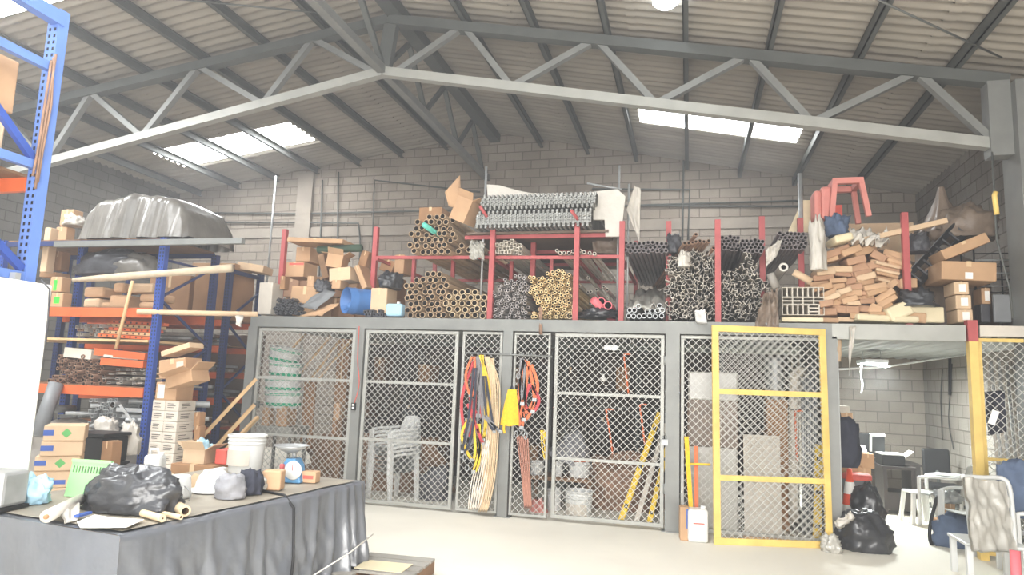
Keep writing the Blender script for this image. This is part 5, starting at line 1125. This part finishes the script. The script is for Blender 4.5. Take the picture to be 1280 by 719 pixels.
for k in range(6):
    x = 608+2.4*k; hang('rope', 'tan rope hanging in long loops right of the harness bunch', 'rope', 'ropetan', [(606+k, 446), (x+4, 480), (x+3, 540), (x-2, 600), (604+2*k-6, 640), (x-6, 600), (x, 520), (612+k, 448)], .02, True, .02+.01*k, 'tan ropes')
for k in range(5):
    x = 596+3*k; hang('rope', 'pale rope hanging down to the floor under the harness bunch', 'rope', 'ropewhite', [(602+2*k, 550), (x+2, 590), (x-10, 638), (x-6, 600), (604+2*k, 552)], .016, True, .01+.01*k, 'pale ropes')
for k in range(5):
    x = 652+2.0*k; hang('rope', 'reddish rope hanging down to the floor right of the yellow bag', 'rope', 'ropered', [(646+2.6*k, 545), (x, 590), (656+2*k, 636), (x+2, 592), (650+2.4*k, 548)], .018, True, .01+.01*k, 'reddish ropes')
for l, m, pts in (('orange rope bunch at the top of the right harness group', 'orange', [(655, 450), (649, 490), (655, 525), (668, 500), (660, 452)]), ('orange strap loop at the right of the right harness group', 'orange', [(664, 456), (672, 480), (668, 500), (655, 515), (660, 458)]),
                  ('orange short strap beside the yellow bag', 'orange', [(651, 500), (648, 520), (652, 535), (654, 520), (653, 500)]), ('grey strap in the right harness group', 'strapgrey', [(652, 448), (650, 480), (653, 505), (656, 480), (654, 449)]),
                  ('red strap lowest in the right harness group', 'red', [(662, 480), (656, 505), (666, 515), (674, 500), (664, 482)])): hang('safety_harness', l, 'harness', m, pts, .04, dY=.03)
for x, y in ((581, 572), (584, 585), (645, 543), (654, 541), (657, 545), (648, 470)):
    p = at(x, y, YH-.06); tag(MB().tube([p+V((.022*cos(a), 0, .04*sin(a))) for a in [2*pi*i/12 for i in range(13)]], .007, 6).build('carabiner', 'galv'), 'steel carabiner hanging among the straps and ropes', 'carabiner', 'carabiners')
yb_ = thing('tool_bag', 'bright yellow fabric bag hung on the post between the harness groups', 'bag', at(637, 532, YH-.04))
hB_ = at(637, 487, YH).z-at(637, 532, YH).z; wB_ = at(649, 532, YH).x-at(626, 532, YH).x
def bagf(u, v, sg):
    w = wB_/2*(1-.55*v**1.3); return ((u-.5)*2*w+.02*v, sg*(.012+.045*sin(pi*u)*(1-v)**.7), v*hB_+.02*sin(u*9)*(1-v)*.4)
MB().grid(12, 12, lambda u, v: bagf(u, v, -1)).grid(12, 12, lambda u, v: bagf(u, v, .3)).grid(12, 1, lambda u, v: bagf(u, 0, -1 if v < .5 else .3)).build('body', 'bagyellow', yb_)
strap([(-wB_*.25, -.03, .06), (-wB_*.27, -.04, -.05), (-wB_*.2, -.035, -.1)], .03).build('strap', 'bagyellow', yb_); strap(smooth([(-.01, 0, hB_-.01), (.01, 0, hB_+.04), (.03, 0, hB_-.01)]), .02).build('loop', 'dark_fabric', yb_)
for k in range(3): hang('rope', 'yellow rope coil hung behind the narrow right cage panel', 'rope', 'ygold', [(676+2*k, 538), (678+3*k, 560), (682+k, 576), (684, 556), (678+2*k, 539)], .02, True, -.095-.01*k, 'yellow rope coils')
# things behind the mesh door
def inpail(lab, x0, x1, y0, y1, Y, m='white_plastic', **k):
    p, q = at(x0, y1, Y), at(x1, y0, Y); return pail(lab, V(((p.x+q.x)/2, Y, p.z)), (q.x-p.x)/2, q.z-p.z, m, **k)
tbx = thing('low_bench', 'dark low bench behind the mesh door', 'bench', (at(700, 600, 9.6).x, 9.5, 0)); zbn = at(700, 596, 9.6).z
MB().box((-.45, 0, zbn-.05), (.45, .5, zbn-.002)).build('top_board', 'wood_dark', tbx)
for sx in (-1, 1):
    for y in (.04, .46): MB().box((sx*.42-.025, y-.025, 0), (sx*.42+.025, y+.025, zbn-.05)).build('leg', 'wood_dark', tbx)
inpail('small white bucket on the bench behind the narrow panel', 663, 680, 577, 596, 9.7, handle=False); inpail('small white bucket on the bench at the door edge', 690, 704, 577, 596, 9.7, handle=False)
ol = inpail('white bucket with orange lid on the bench behind the door', 710, 738, 576, 596, 9.75, band_m=None, handle=False)
olz = at(724, 576, 9.75).z-ol.location.z; olr = at(738, 590, 9.75).x-at(724, 590, 9.75).x
MB().lathe([(.001, olz), (olr*1.1, olz), (olr*1.12, olz+.03), (.001, olz+.035)], 24).build('lid', 'orange', ol)
inpail('white bucket on the floor behind the mesh door', 706, 741, 614, 652, 9.25, label_m='card_white'); inpail('white bucket on the floor at the left edge of the mesh door', 684, 702, 612, 649, 9.5, handle=False)
crumple('pink_cloth', 'pinkish cloth on the floor behind the narrow right panel', 'cloth', at(672, 650, 9.3), (.26, .2, .26), 'pinkwood', 43, .3)
um = thing('umbrella', 'grey folded parasol cloth spread on the bench behind the mesh door', 'umbrella', at(712, 576, 9.9))
MB().lathe([(.34, .0), (.33, .06), (.2, .25), (.08, .4), (.001, .46)], 10, None, Matrix.Rotation(.3, 4, 'Y'), smooth=False).build('canopy', 'grey_fabric', um); MB().tube([(.0, 0, 0), (-.3, -.02, .1), (.1, 0, .5)], .01, 6).build('pole', 'galv', um)
crumple('scrap_heap', 'rusty scrap pile on the floor behind the mesh door', 'scrap', (at(775, 640, 9.9).x, 10.2, 0), (1.2, .8, .7), 'rust', 44, .35)
def hookrod(lab, x0, y0, x1, y1, Y=9.05):
    a, b = at(x0, y0, Y), at(x1, y1, Y); tag(MB().tube(smooth([b, a*.5+b*.5, a+V((0, 0, -.03)), a+V((.015, 0, 0)), a+V((.09, 0, .003))], 3), .012, 8).build('hook_rod', 'orange'), lab, 'hook')
hookrod('orange hooked rod hanging highest behind the mesh door', 780, 443, 786, 496); hookrod('orange hooked rod hanging low left behind the mesh door', 758, 512, 766, 568); hookrod('orange hooked rod hanging low right behind the mesh door', 800, 506, 806, 556); hookrod('orange hooked rod behind the yellow gate', 994, 514, 996, 576)
hr = thing('hanging_rail', 'thin rail carrying the orange hooked rods inside the cage', 'rail', (0, 0, 0))
for y, xa, xb in ((441, 700, 832), (510, 700, 832), (512, 985, 1034)): MB().tube([at(xa, y, 9.07), at(xb, y, 9.07)], .008, 6).build('rod', 'steel_dark', hr)
def level(lab, x0, y0, x1, y1, Y0_, Y1_, w=.07, m='ygold'):
    a, b = at(x0, y0, Y0_), at(x1, y1, Y1_); o = tag(MB().bar(a, b, .035, w, m, up=(1, 0, .2)).build('spirit_level'), lab, 'level')
    d = (b-a); n = MB()
    for f in (.15, .5, .85): n.bar(a+d*(f-.018)+V((0, -.019, 0)), a+d*(f+.018)+V((0, -.019, 0)), .006, w*.6, None, up=(1, 0, .2))
    n.build('vial', 'black', o)
level('long yellow spirit level leaning behind the mesh door', 825, 516, 775, 654, 9.4, 8.95); level('shorter yellow spirit level at the right edge of the mesh door', 834, 560, 811, 656, 9.3, 8.95, .06); 
tag(MB().bar(at(832, 530, 9.5), at(795, 654, 9.1), .03, .06, None, up=(1, 0, .2)).build('aluminium_bar', 'alu'), 'grey aluminium bar leaning between the two yellow spirit levels', 'bar')
tag(MB().cbox((0, 0, 0), (.17, .006, .06)).build('sign_plate', 'galv', None, at(763.5, 435, 8.752)), 'small grey sign plate fixed high on the mesh door', 'sign')
tag(MB().lathe([(.001, 0), (.03, .01), (.035, .04), (.02, .07), (.015, .1), (.001, .1)], 14).build('light_bulb', 'paper', None, at(754, 477, 9.3)), 'small white bulb hanging behind the mesh door', 'bulb')
tag(MB().tube([at(754, 468, 9.3), at(754, 405, 9.3)], .004, 5).build('cable', 'black'), 'thin cable of the white bulb behind the mesh door', 'cable')
# behind the yellow gate
for i, (x0, y0, x1, y1, m) in enumerate(((860, 466, 922, 500, 'clear_film'), (859, 501, 923, 560, 'brown_film'), (860, 561, 922, 662, 'clear_film'))):
    p, q = at(x0, y1, 9.1), at(x1, y0, 9.1)
    tag(MB().cbox((0, .2, (q.z-p.z)/2), (q.x-p.x, .4, q.z-p.z-.004)).build('board_pack', m, None, ((p.x+q.x)/2, 9.1, max(0, p.z)), bevel=.02), 'film-wrapped grey board pack behind the gate, %s of three' % ['topmost', 'middle', 'lowest'][i], 'board pack')
dc = at(969, 500, 9.5)
dz_ = at(969, 448, 9.5).z-dc.z
mb = MB(); pr_ = []
for i in range(15): pr_ += [(.1+.008*(i % 2), dz_*i/14)]
tag(mb.lathe([(.001, 0)]+pr_+[(.001, dz_)], 24).build('duct_roll', 'galv', None, dc), 'ribbed silver duct roll standing high behind the yellow gate', 'duct')
cp('dark carton carrying the silver duct roll', 955, 500, 985, 662, 9.4, .4, 'card_dark', tape=False)
wd_ = [at(992, 652, 9.35), at(993, 480, 9.35), at(994, 468, 9.35), at(999, 464, 9.3), at(1004, 466, 9.25)]
tag(MB().tube(smooth(wd_), [.06]*13+[.075, .085, .095, .095], 14).build('white_pipe', 'pvc_white') if 0 else MB().tube(smooth(wd_), .06, 14).build('white_pipe', 'pvc_white'), 'white pipe with elbow standing behind the yellow gate', 'pipe')
p, q = at(931, 672, 8.95), at(974, 549, 9.1)
pnl = MB().box((0, -.012, 0), (q.x-p.x, .012, q.z-p.z))
tag(pnl.build('grey_board', 'card_white', None, (p.x, 8.98, .01), (radians(-4), 0, 0)), 'pale grey board standing behind the yellow gate', 'board')
for k in range(6):
    x = 1004+3.2*k; tag(MB().tube([V((at(x, 655, 9.25).x, 9.25+.04*(k % 2), 0)), at(x, 468-3*k, 9.3)], .016, 8).build('steel_rod', 'galv'), 'grey steel rod standing at the right behind the yellow gate', 'rod', 'steel rods behind the gate')
level('yellow spirit level standing behind the right stile of the gate', 1024, 556, 1021, 676, 8.95, 8.88, .09)
tag(MB().cbox((0, 0, .02), (.5, .05, .04)).build('cardboard_strip', 'kraft', None, at(958, 677, 8.7)*1), 'tan cardboard strip on the floor behind the yellow gate', 'cardboard')
tag(MB().tube([at(857, 580, 8.62), at(888, 581, 8.55)], .014, 8).build('yellow_rope', 'ygold'), 'yellow rope tied between the cage post and the gate', 'rope')
tag(MB().bar(at(858, 546, 8.64), V((at(866, 660, 8.5).x, 8.5, 0)), .02, .05, None, up=(1, 0, 0)).build('yellow_stick', 'bagyellow'), 'yellow stick standing left of the yellow gate', 'stick')
tag(MB().bar(at(870, 558, 8.65), V((at(871, 660, 8.58).x, 8.58, 0)), .02, .045, None, up=(1, 0, 0)).build('orange_stick', 'orange'), 'orange stick right of the yellow stick', 'stick')
jc = atz(873, 679, 0); jt = thing('jerry_can', 'white plastic container on the floor left of the yellow gate', 'container', (jc.x, jc.y, 0), (0, 0, .12))
hj = at(873, 634, jc.y).z; wj = at(888, 660, jc.y).x-at(859, 660, jc.y).x-.03
MB().cbox((0, .1, hj*.46), (wj, .2, hj*.92)).build('body', 'white_plastic', jt, bevel=.03); MB().lathe([(.03, hj*.9), (.03, hj), (.001, hj)], 14, None, Matrix.Translation((wj*.3, .1, 0))).build('cap', 'white_plastic', jt)
MB().box((-wj*.25, -.004, hj*.52), (wj*.3, -.001, hj*.55)).build('red_line', 'red_print', jt)
bx = carton('tan cardboard sheet box with blue tape behind the white container', (jc.x-.16, jc.y+.12, 0), (.1, .16, hj*.95), (0, 0, .1), 'card', tape=False); MB().box((.02, -.083, hj*.35), (.051, -.0805, hj*.9)).build('blue_tape', 'blue_tape', bx)
crumple('clear_scrap', 'clear plastic scrap on the floor at the right foot of the gate', 'plastic', atz(1039, 690, 0)+V((0,.0,0)), (.2, .16, .17), 'clear_film', 45, .4)

# ================================================================== OFFICE CORNER
area('office_tube_light', (at(1090, 456, 11.6).x, 11.6, at(1090, 456, 11.6).z-.03), (0, 0, 0), .5, .5, 115, (.93, 1, .97))
lt = thing('ceiling_light', 'white fluorescent panel light under the mezzanine deck', 'light', at(1090, 456, 11.6))
wl_ = at(1104, 455, 11.6).x-at(1076, 455, 11.6).x
MB().box((-wl_/2, -.3, .02), (wl_/2, .3, .07)).build('housing', 'white_plastic', lt)
mat('lamp_glow', c(236, 246, 255), emit=9)
MB().box((-wl_/2+.015, -.28, .0), (wl_/2-.015, .28, .019)).build('diffuser', 'lamp_glow', lt)
for sx in (-1, 1): MB().tube([(sx*wl_*.4, 0, .07), (sx*wl_*.4, 0, 2.40-lt.location.z)], .006, 6).build('hanger', 'galv', lt)
tag(MB().tube(smooth([at(1077, 457, 11.5), at(1076, 470, 11.5), at(1078, 482, 11.5), at(1076, 492, 11.5)]), .012, 6).build('cable', 'white_plastic'), 'white cable hanging down from the panel light', 'cable')
sheet('rag', 'long white rag hanging from the pale beam in the office corner', 'cloth', [at(1062, 408, 8.66), at(1070, 408, 8.66), at(1066, 436, 8.66), at(1061, 470, 8.66)], 'white_film', .012, 6, 14, .05)
crumple('paper_bag', 'brown paper bag hanging behind the top corner of the gate', 'bag', at(1043, 452, 8.9), (.16, .12, .38), 'card_pale', 51, .25)
crumple('hanging_bag', 'dark grey bag hung beside the right stile of the yellow gate', 'bag', at(1056, 584, 9.1), (.36, .3, .5), 'dark_fabric', 52, .16, flat=.8, top=1.3)
tag(MB().tube([at(1052, 530, 9.1), at(1046, 500, 8.95), at(1043, 470, 8.85)], .012, 6).build('bag_strap', 'dark_fabric'), 'strap holding the dark grey bag', 'strap')
def cof(lab, x0, y0, x1, y1, Y, d=.35, m='card', **k): return cpx(lab, x0, y0, x1, y1, Y, d, m, **k)
cof('tall tan carton on the stack behind the dark grey bag', 1044, 516, 1066, 562, 10.2, .4, 'kraft'); cof('lower tan carton under the tall carton behind the dark bag', 1042, 562, 1072, 660, 10.15, .45, 'card')
cof('tan carton standing on the floor left of the desk', 1066, 585, 1089, 650, 10.6, .35, 'kraft'); cof('tan carton with papers on top left of the desk', 1069, 568, 1093, 585, 10.55, .4, 'card')
sheet('paper_pile', 'loose white papers on the carton left of the desk', 'paper', [at(1066, 567, 10.6), at(1084, 568, 10.6), at(1082, 560, 10.85), at(1068, 557, 10.85)], 'paper', .02, 8, 8, .03)
cof('white folder box on top of the tall tan carton', 1042, 508, 1062, 516, 10.2, .3, 'card_white', tape=False)
cone = atz(1064, 664, 0); tc_ = thing('traffic_cone', 'orange traffic cone with white bands behind the front black bag', 'cone', cone)
hc_ = at(1064, 586, cone.y).z; pr_ = [(.15, .03), (.03, hc_)]
rc = lambda f: .135+(.028-.135)*f
MB().box((-.18, -.18, 0), (.18, .18, .03)).build('base', 'orange', tc_)
mat('cone_orange', c(238, 92, 62), .5)
MB().lathe([(rc(0), .03), (rc(1), hc_), (.001, hc_)], 28).build('body', 'cone_orange', tc_)
for f0, f1 in ((.2, .4), (.58, .78)): MB().lathe([(rc(f0)+.003, .03+(hc_-.03)*f0), (rc(f1)+.003, .03+(hc_-.03)*f1)], 28).build('white_band', 'paper', tc_)
bn = thing('waste_bin', 'grey bin with red lid behind the traffic cone', 'bin', V((at(1072, 640, 9.9).x, 9.9, 0))); zb9 = at(1072, 592, 9.9).z
MB().lathe([(.001, 0), (.14, 0), (.17, zb9-.06), (.001, zb9-.06)], 20).build('body', 'grey_plastic', bn); MB().lathe([(.18, zb9-.07), (.18, zb9-.02), (.15, zb9), (.001, zb9)], 20).build('lid', 'red_print', bn)
b1 = atz(1084, 692, 0); crumple('garbage_bag', 'black garbage bag on the floor in front of the traffic cone', 'bag', b1+V((0, .2, 0)), (.6, .45, .42), 'black_plastic', 53, .16, 48, 30, flat=.5, top=1.0)
b2 = atz(1083, 660, 0); crumple('garbage_bag', 'black garbage bag behind the front garbage bag', 'bag', V((at(1083, 640, 9.7).x, 9.7, 0)), (.4, .4, .58), 'black_plastic', 54, .2, 40, 26, flat=.6)
sheet('white_rag', 'white rag draped over the front garbage bag by the cone', 'cloth', [at(1042, 652, 8.55), at(1064, 640, 8.5), at(1068, 646, 8.4), at(1046, 660, 8.42)], 'white_film', .012, 10, 6, .05)
# printer stand, desk, printer
ps = atz(1125, 644, 0); YP = ps.y; xp0, xp1 = at(1106, 640, YP).x, at(1146, 640, YP).x; zp_ = at(1125, 584, YP).z; wp = xp1-xp0
sd = thing('printer_stand', 'dark wooden stand with open shelf carrying the printer', 'stand', ((xp0+xp1)/2, YP, 0))
mat('dark_wood', c(58, 52, 50), .6, 0, .15, 4)
for sx in (-1, 1): MB().box((sx*(wp/2)-(.05 if sx > 0 else 0), 0, 0), (sx*(wp/2)+(.05 if sx < 0 else 0), .5, zp_-.04)).build('side_panel', 'dark_wood', sd)
MB().box((-wp/2-.02, -.02, zp_-.04), (wp/2+.02, .52, zp_)).build('top_board', 'dark_wood', sd); MB().box((-wp/2+.05, 0, zp_*.42), (wp/2-.05, .5, zp_*.46)).build('shelf_board', 'dark_wood', sd); MB().box((-wp/2+.05, 0, .06), (wp/2-.05, .03, zp_*.42)).build('front_panel', 'dark_wood', sd)
pn = thing('printer', 'black printer with raised white-edged lid on the wooden stand', 'printer', ((xp0+xp1)/2-.05, YP+.05, zp_+.001))
wpr = at(1136, 580, YP).x-at(1107, 580, YP).x; hp = at(1120, 567, YP).z-at(1120, 582, YP).z
MB().box((-wpr/2, 0, 0), (wpr/2, .4, hp*.9)).build('body', 'black', pn, bevel=.015); MB().box((-wpr/2-.005, -.005, hp*.9), (wpr/2+.005, .4, hp)).build('top_edge', 'white_plastic', pn)
MtL = Matrix.Translation((-.08, .38, hp)) @ Matrix.Rotation(radians(8), 4, 'X'); hl = at(1110, 545, YP).z-at(1110, 567, YP).z
MB().box((-wpr/2+.02, 0, 0), (wpr/2-.1, .03, hl), None, MtL).build('lid', 'black', pn)
lf = MB().box((-wpr/2, -.03, 0), (-wpr/2+.025, .03, hl), None, MtL).box((-wpr/2, -.03, hl-.02), (wpr/2-.1, .03, hl+.012), None, MtL); lf.build('lid_frame', 'white_plastic', pn)
MB().box((0, .1, 0), (.2, .35, .012), None, Matrix.Translation((wpr/2-.01, 0, hp*.5)) @ Matrix.Rotation(radians(-38), 4, 'Y')).build('paper_tray', 'paper', pn)
dk_ = thing('desk', 'dark desk against the back wall left of the printer stand', 'desk', (at(1090, 600, 13.2).x, 13.1, 0)); zd = at(1095, 578, 13.1).z
MB().box((-.5, 0, zd-.04), (.75, .8, zd)).build('desktop', 'dark_wood', dk_)
for x in (-.45, .7): MB().box((x-.03, .02, 0), (x+.03, .78, zd-.04)).build('side_panel', 'dark_wood', dk_)
mn = thing('monitor', 'dark computer screen on the desk left of the printer', 'monitor', (at(1084, 575, 13.3).x, 13.35, zd+.001))
MB().box((-.3, 0, .06), (.3, .04, .46)).build('screen', 'black', mn, bevel=.01); MB().box((-.03, .01, 0), (.03, .05, .1)).build('neck', 'black', mn); MB().box((-.12, -.08, 0), (.12, .12, .012)).build('foot', 'black', mn)
oc = thing('office_chair', 'black office chair back beside the right wall of the office corner', 'chair', V((at(1184, 600, 12.4).x-.12, 12.4, 0)))
zc1, zc0 = at(1184, 562, 12.4).z, at(1184, 598, 12.4).z
MB().box((-.2, 0, zc0), (.2, .06, zc1), None, Matrix.Rotation(radians(-4), 4, 'X')).build('backrest', 'black', oc, bevel=.03); MB().box((-.23, -.45, zc0-.16), (.23, 0, zc0-.07)).build('seat', 'black', oc, bevel=.03)
MB().tube([(0, -.2, zc0-.16), (0, -.2, .08)], .03, 10).build('column', 'steel_dark', oc); MB().tube([(0, -.02, zc0-.1), (0, .04, zc0+.1)], .025, 8).build('bracket', 'steel_dark', oc)
for k in range(5): MB().bar((0, -.2, .08), (.28*cos(1.257*k), -.2+.28*sin(1.257*k), .05), .05, .04).build('leg', 'steel_dark', oc)
# plastic chairs and stool
w1 = atz(1176, 655, 0)
pch = plastic_chair('white plastic armchair standing behind the wrapped chair in the office corner', V((at(1176, 650, 10.7).x+.05, 10.7, 0)), radians(-118)); 
stl = atz(1152, 656, 0); so = thing('plastic_stool', 'small white plastic stool left of the white armchair', 'stool', (stl.x, stl.y+.1, 0), (0, 0, .2)); zs_ = at(1152, 615, stl.y).z
MB().box((-.15, -.15, zs_-.03), (.15, .15, zs_)).build('seat', 'white_plastic', so, bevel=.012)
for sx in (-1, 1):
    for sy in (-1, 1): MB().bar((sx*.165, sy*.165, 0), (sx*.125, sy*.125, zs_-.03), .045, .045).build('leg', 'white_plastic', so)
f1 = atz(1197, 692, 0); pc2 = plastic_chair('white plastic chair in front of the blue taped carton', V((f1.x+.28, f1.y+.25, 0)), radians(-70))
bxo = cof('tan carton with blue tape under the white chairs', 1172, 628, 1194, 655, 9.6, .35, 'card'); 
cof('low tan carton on the floor beneath the taped carton', 1166, 655, 1196, 690, 9.58, .4, 'card_dark')
crumple('blue_bag', 'blue and tan bag on the floor behind the front white chair', 'bag', V((at(1194, 672, 9.45).x, 9.35, 0)), (.55, .3, .36), 'jean', 55, .2)
tag(MB().tube(smooth([at(1172, 620, 9.45), at(1164, 650, 9.4), at(1162, 672, 9.35), at(1166, 684, 9.3)]), .02, 8).build('bag_strap', 'black'), 'black strap hanging beside the blue taped carton', 'strap')
crumple('tools', 'grey tools heaped on the taped carton', 'tools', at(1184, 628, 9.7), (.28, .25, .14), 'galv', 56, .5)
# chair wrapped in clear film, right foreground
fc = atz(1240, 712, 0); YFc = 7.6
wr = thing('wrapped_chair', 'white chair with its backrest wrapped in clear plastic film at the right edge', 'chair', V((at(1240, 690, YFc).x, YFc, 0)))
P0, P1, P2, P3 = [at(x, y, Y)-wr.location for x, y, Y in ((1205, 597, 7.75), (1258, 602, 7.85), (1272, 690, 7.6), (1218, 688, 7.4))]
sheet('film', '', '', [P0, P1, P2, P3], 'clear_film', .03, 26, 26, .05, seed=5, parent=wr, freq=5)
MB().tube(smooth([P0+V((-.01, .05, 0)), P0*.5+P1*.5+V((0, .06, .01)), P1+V((.02, .05, 0)), P1*.55+P2*.45+V((.03, .05, 0)), P2+V((0, .05, 0))]), .022, 10).build('back_frame', 'white_plastic', wr)
za_ = P3.z+.02
MB().box((P3.x-.0, .02, za_-.03), (P2.x+.12, .5, za_)).build('seat', 'white_plastic', wr, bevel=.01)
for x, y in ((P3.x+.04, .05), (P3.x+.04, .46), (P2.x+.08, .05), (P2.x+.08, .46)): MB().bar((x, y, 0), (x, y, za_-.03), .05, .05).build('leg', 'white_plastic', wr)
jp = at(1276, 640, 8.0); crumple('denim_jacket', 'blue denim jacket hung over a white chair at the right edge', 'jacket', V((jp.x+.05, 8.1, at(1276, 648, 8.0).z)), (.42, .3, .55), 'jean', 57, .15, flat=.7)
pc3 = plastic_chair('white plastic chair under the denim jacket at the right edge', V((jp.x+.16, 8.1, 0)), radians(-90))
rp = atz(1272, 716, 0); tag(MB().tube([V((at(1270, 716, 6.9).x, 6.9, 0)), V((at(1272, 690, 6.9).x, 6.95, at(1272, 690, 6.9).z))], .04, 12).build('pink_post', 'pink'), 'short pink post at the bottom right corner', 'post')
fd = atz(1250, 712, 0); crumple('white_sack', 'flat white sack lying on the floor at the bottom right', 'sack', V((at(1250, 710, 7.0).x-.05, 7.05, 0)), (.5, .4, .09), 'white_film', 58, .25)
# wiring on the office walls, pipes at the right
def wire(lab, pts, r=.008, m='black'): tag(MB().tube(smooth(pts), r, 6).build('cable', m), lab, 'cable')
XW = XR-.03
wire('thin black cable hanging on the right office wall', [atx(1190, 455, XW), atx(1187, 500, XW), atx(1186, 530, XW), atx(1192, 562, XW)]); wire('second thin cable beside it on the right office wall', [atx(1178, 462, XW), atx(1176, 500, XW), atx(1178, 550, XW)])
tag(MB().bar(atx(1187, 448, XW), atx(1187, 494, XW), .03, .05).build('black_bar', 'black'), 'short black bar fixed on the right office wall', 'bar')
tag(MB().tube([at(1046, 462, 10.6), at(1105, 459, 11.4), at(1205, 444, 11.8)], .014, 8).build('conduit', 'white_plastic'), 'white conduit running under the office ceiling', 'conduit', kind='structure')
for k in range(9):
    x = 1256+4.2*k; tag(MB().tube([(at(x, 640, 9.2+.05*(k % 3)).x, 9.2+.05*(k % 3), 0), (at(x, 640, 9.2).x+.02*k*.4, 9.45, 2.15+.02*(k % 4))], .017, 8).build('steel_rod', 'galv' if k % 2 else 'alu'), 'long steel rod standing behind the yellow mesh panel at the right edge', 'rod', 'rods behind the yellow panel')
sheet('jacket', 'dark jacket hanging behind the yellow mesh panel', 'jacket', [at(1232, 490, 8.95), at(1256, 488, 8.95), at(1258, 540, 8.95), at(1236, 545, 8.95)], 'dark_fabric', .03, 10, 10, .04)
tag(MB().cbox((0, 0, 0), (.07, .006, .16)).build('paper_tag', 'paper', None, at(1242, 522, 8.68), (0, .35, 0)), 'white paper tag on the yellow mesh panel', 'tag')
# wires on the cage front
wire('thin red cable running down the cage post to the socket', [at(449, 408, 8.66), at(447, 450, 8.66), at(449, 480, 8.66), at(443, 504, 8.66)], .006, 'red_print')
so_ = thing('socket', 'small black and white socket box on the second cage post', 'socket', at(441, 513, 8.66))
MB().box((-.03, 0, 0), (.03, .03, .1)).build('box', 'black', so_); MB().box((-.015, -.004, .02), (.015, -.001, .045)).build('outlet', 'paper', so_); MB().box((-.015, -.004, .06), (.015, -.001, .085)).build('outlet', 'paper', so_)
lc = thing('latch', 'steel latch on the left post of the cage', 'latch', at(322, 507, 8.64)); MB().box((-.06, 0, 0), (.08, .02, .03)).build('bolt', 'steel_dark', lc); MB().box((-.02, -.01, -.04), (.02, .02, .06)).build('plate', 'steel_dark', lc)
gl = thing('hanging_lamp', 'round white lamp hanging under the roof at the top edge', 'lamp', V((-.28, 7.9, 6.29)))
MB().lathe([(.001, 0), (.1, .015), (.16, .07), (.16, .12), (.06, .2), (.001, .2)], 24).build('globe', 'lamp_glow', gl); MB().tube([(0, 0, .2), (0, 0, zroof(-.28)-6.31)], .008, 6).build('cord', 'black', gl)

# ================================================================== HAZE VOLUME ADDED FOR THE LENS VEIL
hm = bpy.data.materials.new('veil_haze'); hm.use_nodes = True; hn = hm.node_tree.nodes; hn.remove(hn['Principled BSDF'])
vs_ = hn.new('ShaderNodeVolumeScatter'); vs_.inputs['Density'].default_value = .0095; vs_.inputs['Color'].default_value = (.97, .98, 1, 1); vs_.inputs['Anisotropy'].default_value = .2
hm.node_tree.links.new(vs_.outputs[0], hn['Material Output'].inputs['Volume']); MATS['veil_haze'] = hm
zr_ = lambda x: zroof(x)-.3
hz = MB().prism([(XL+.1, .015), (XR-.05, .015), (XR-.05, zr_(XR)), (XRIDGE, zr_(XRIDGE)), (XL+.1, zr_(XL))], YB-.06-Y0+.4, None, Matrix.Translation((0, Y0-.4, 0))).build('haze', 'veil_haze')
tag(hz, 'faint haze filling the shed, added for the lens veil', 'haze', kind='stuff')
SC.cycles.volume_bounces = 0; SC.cycles.volume_step_rate = 5; SC.cycles.volume_max_steps = 64
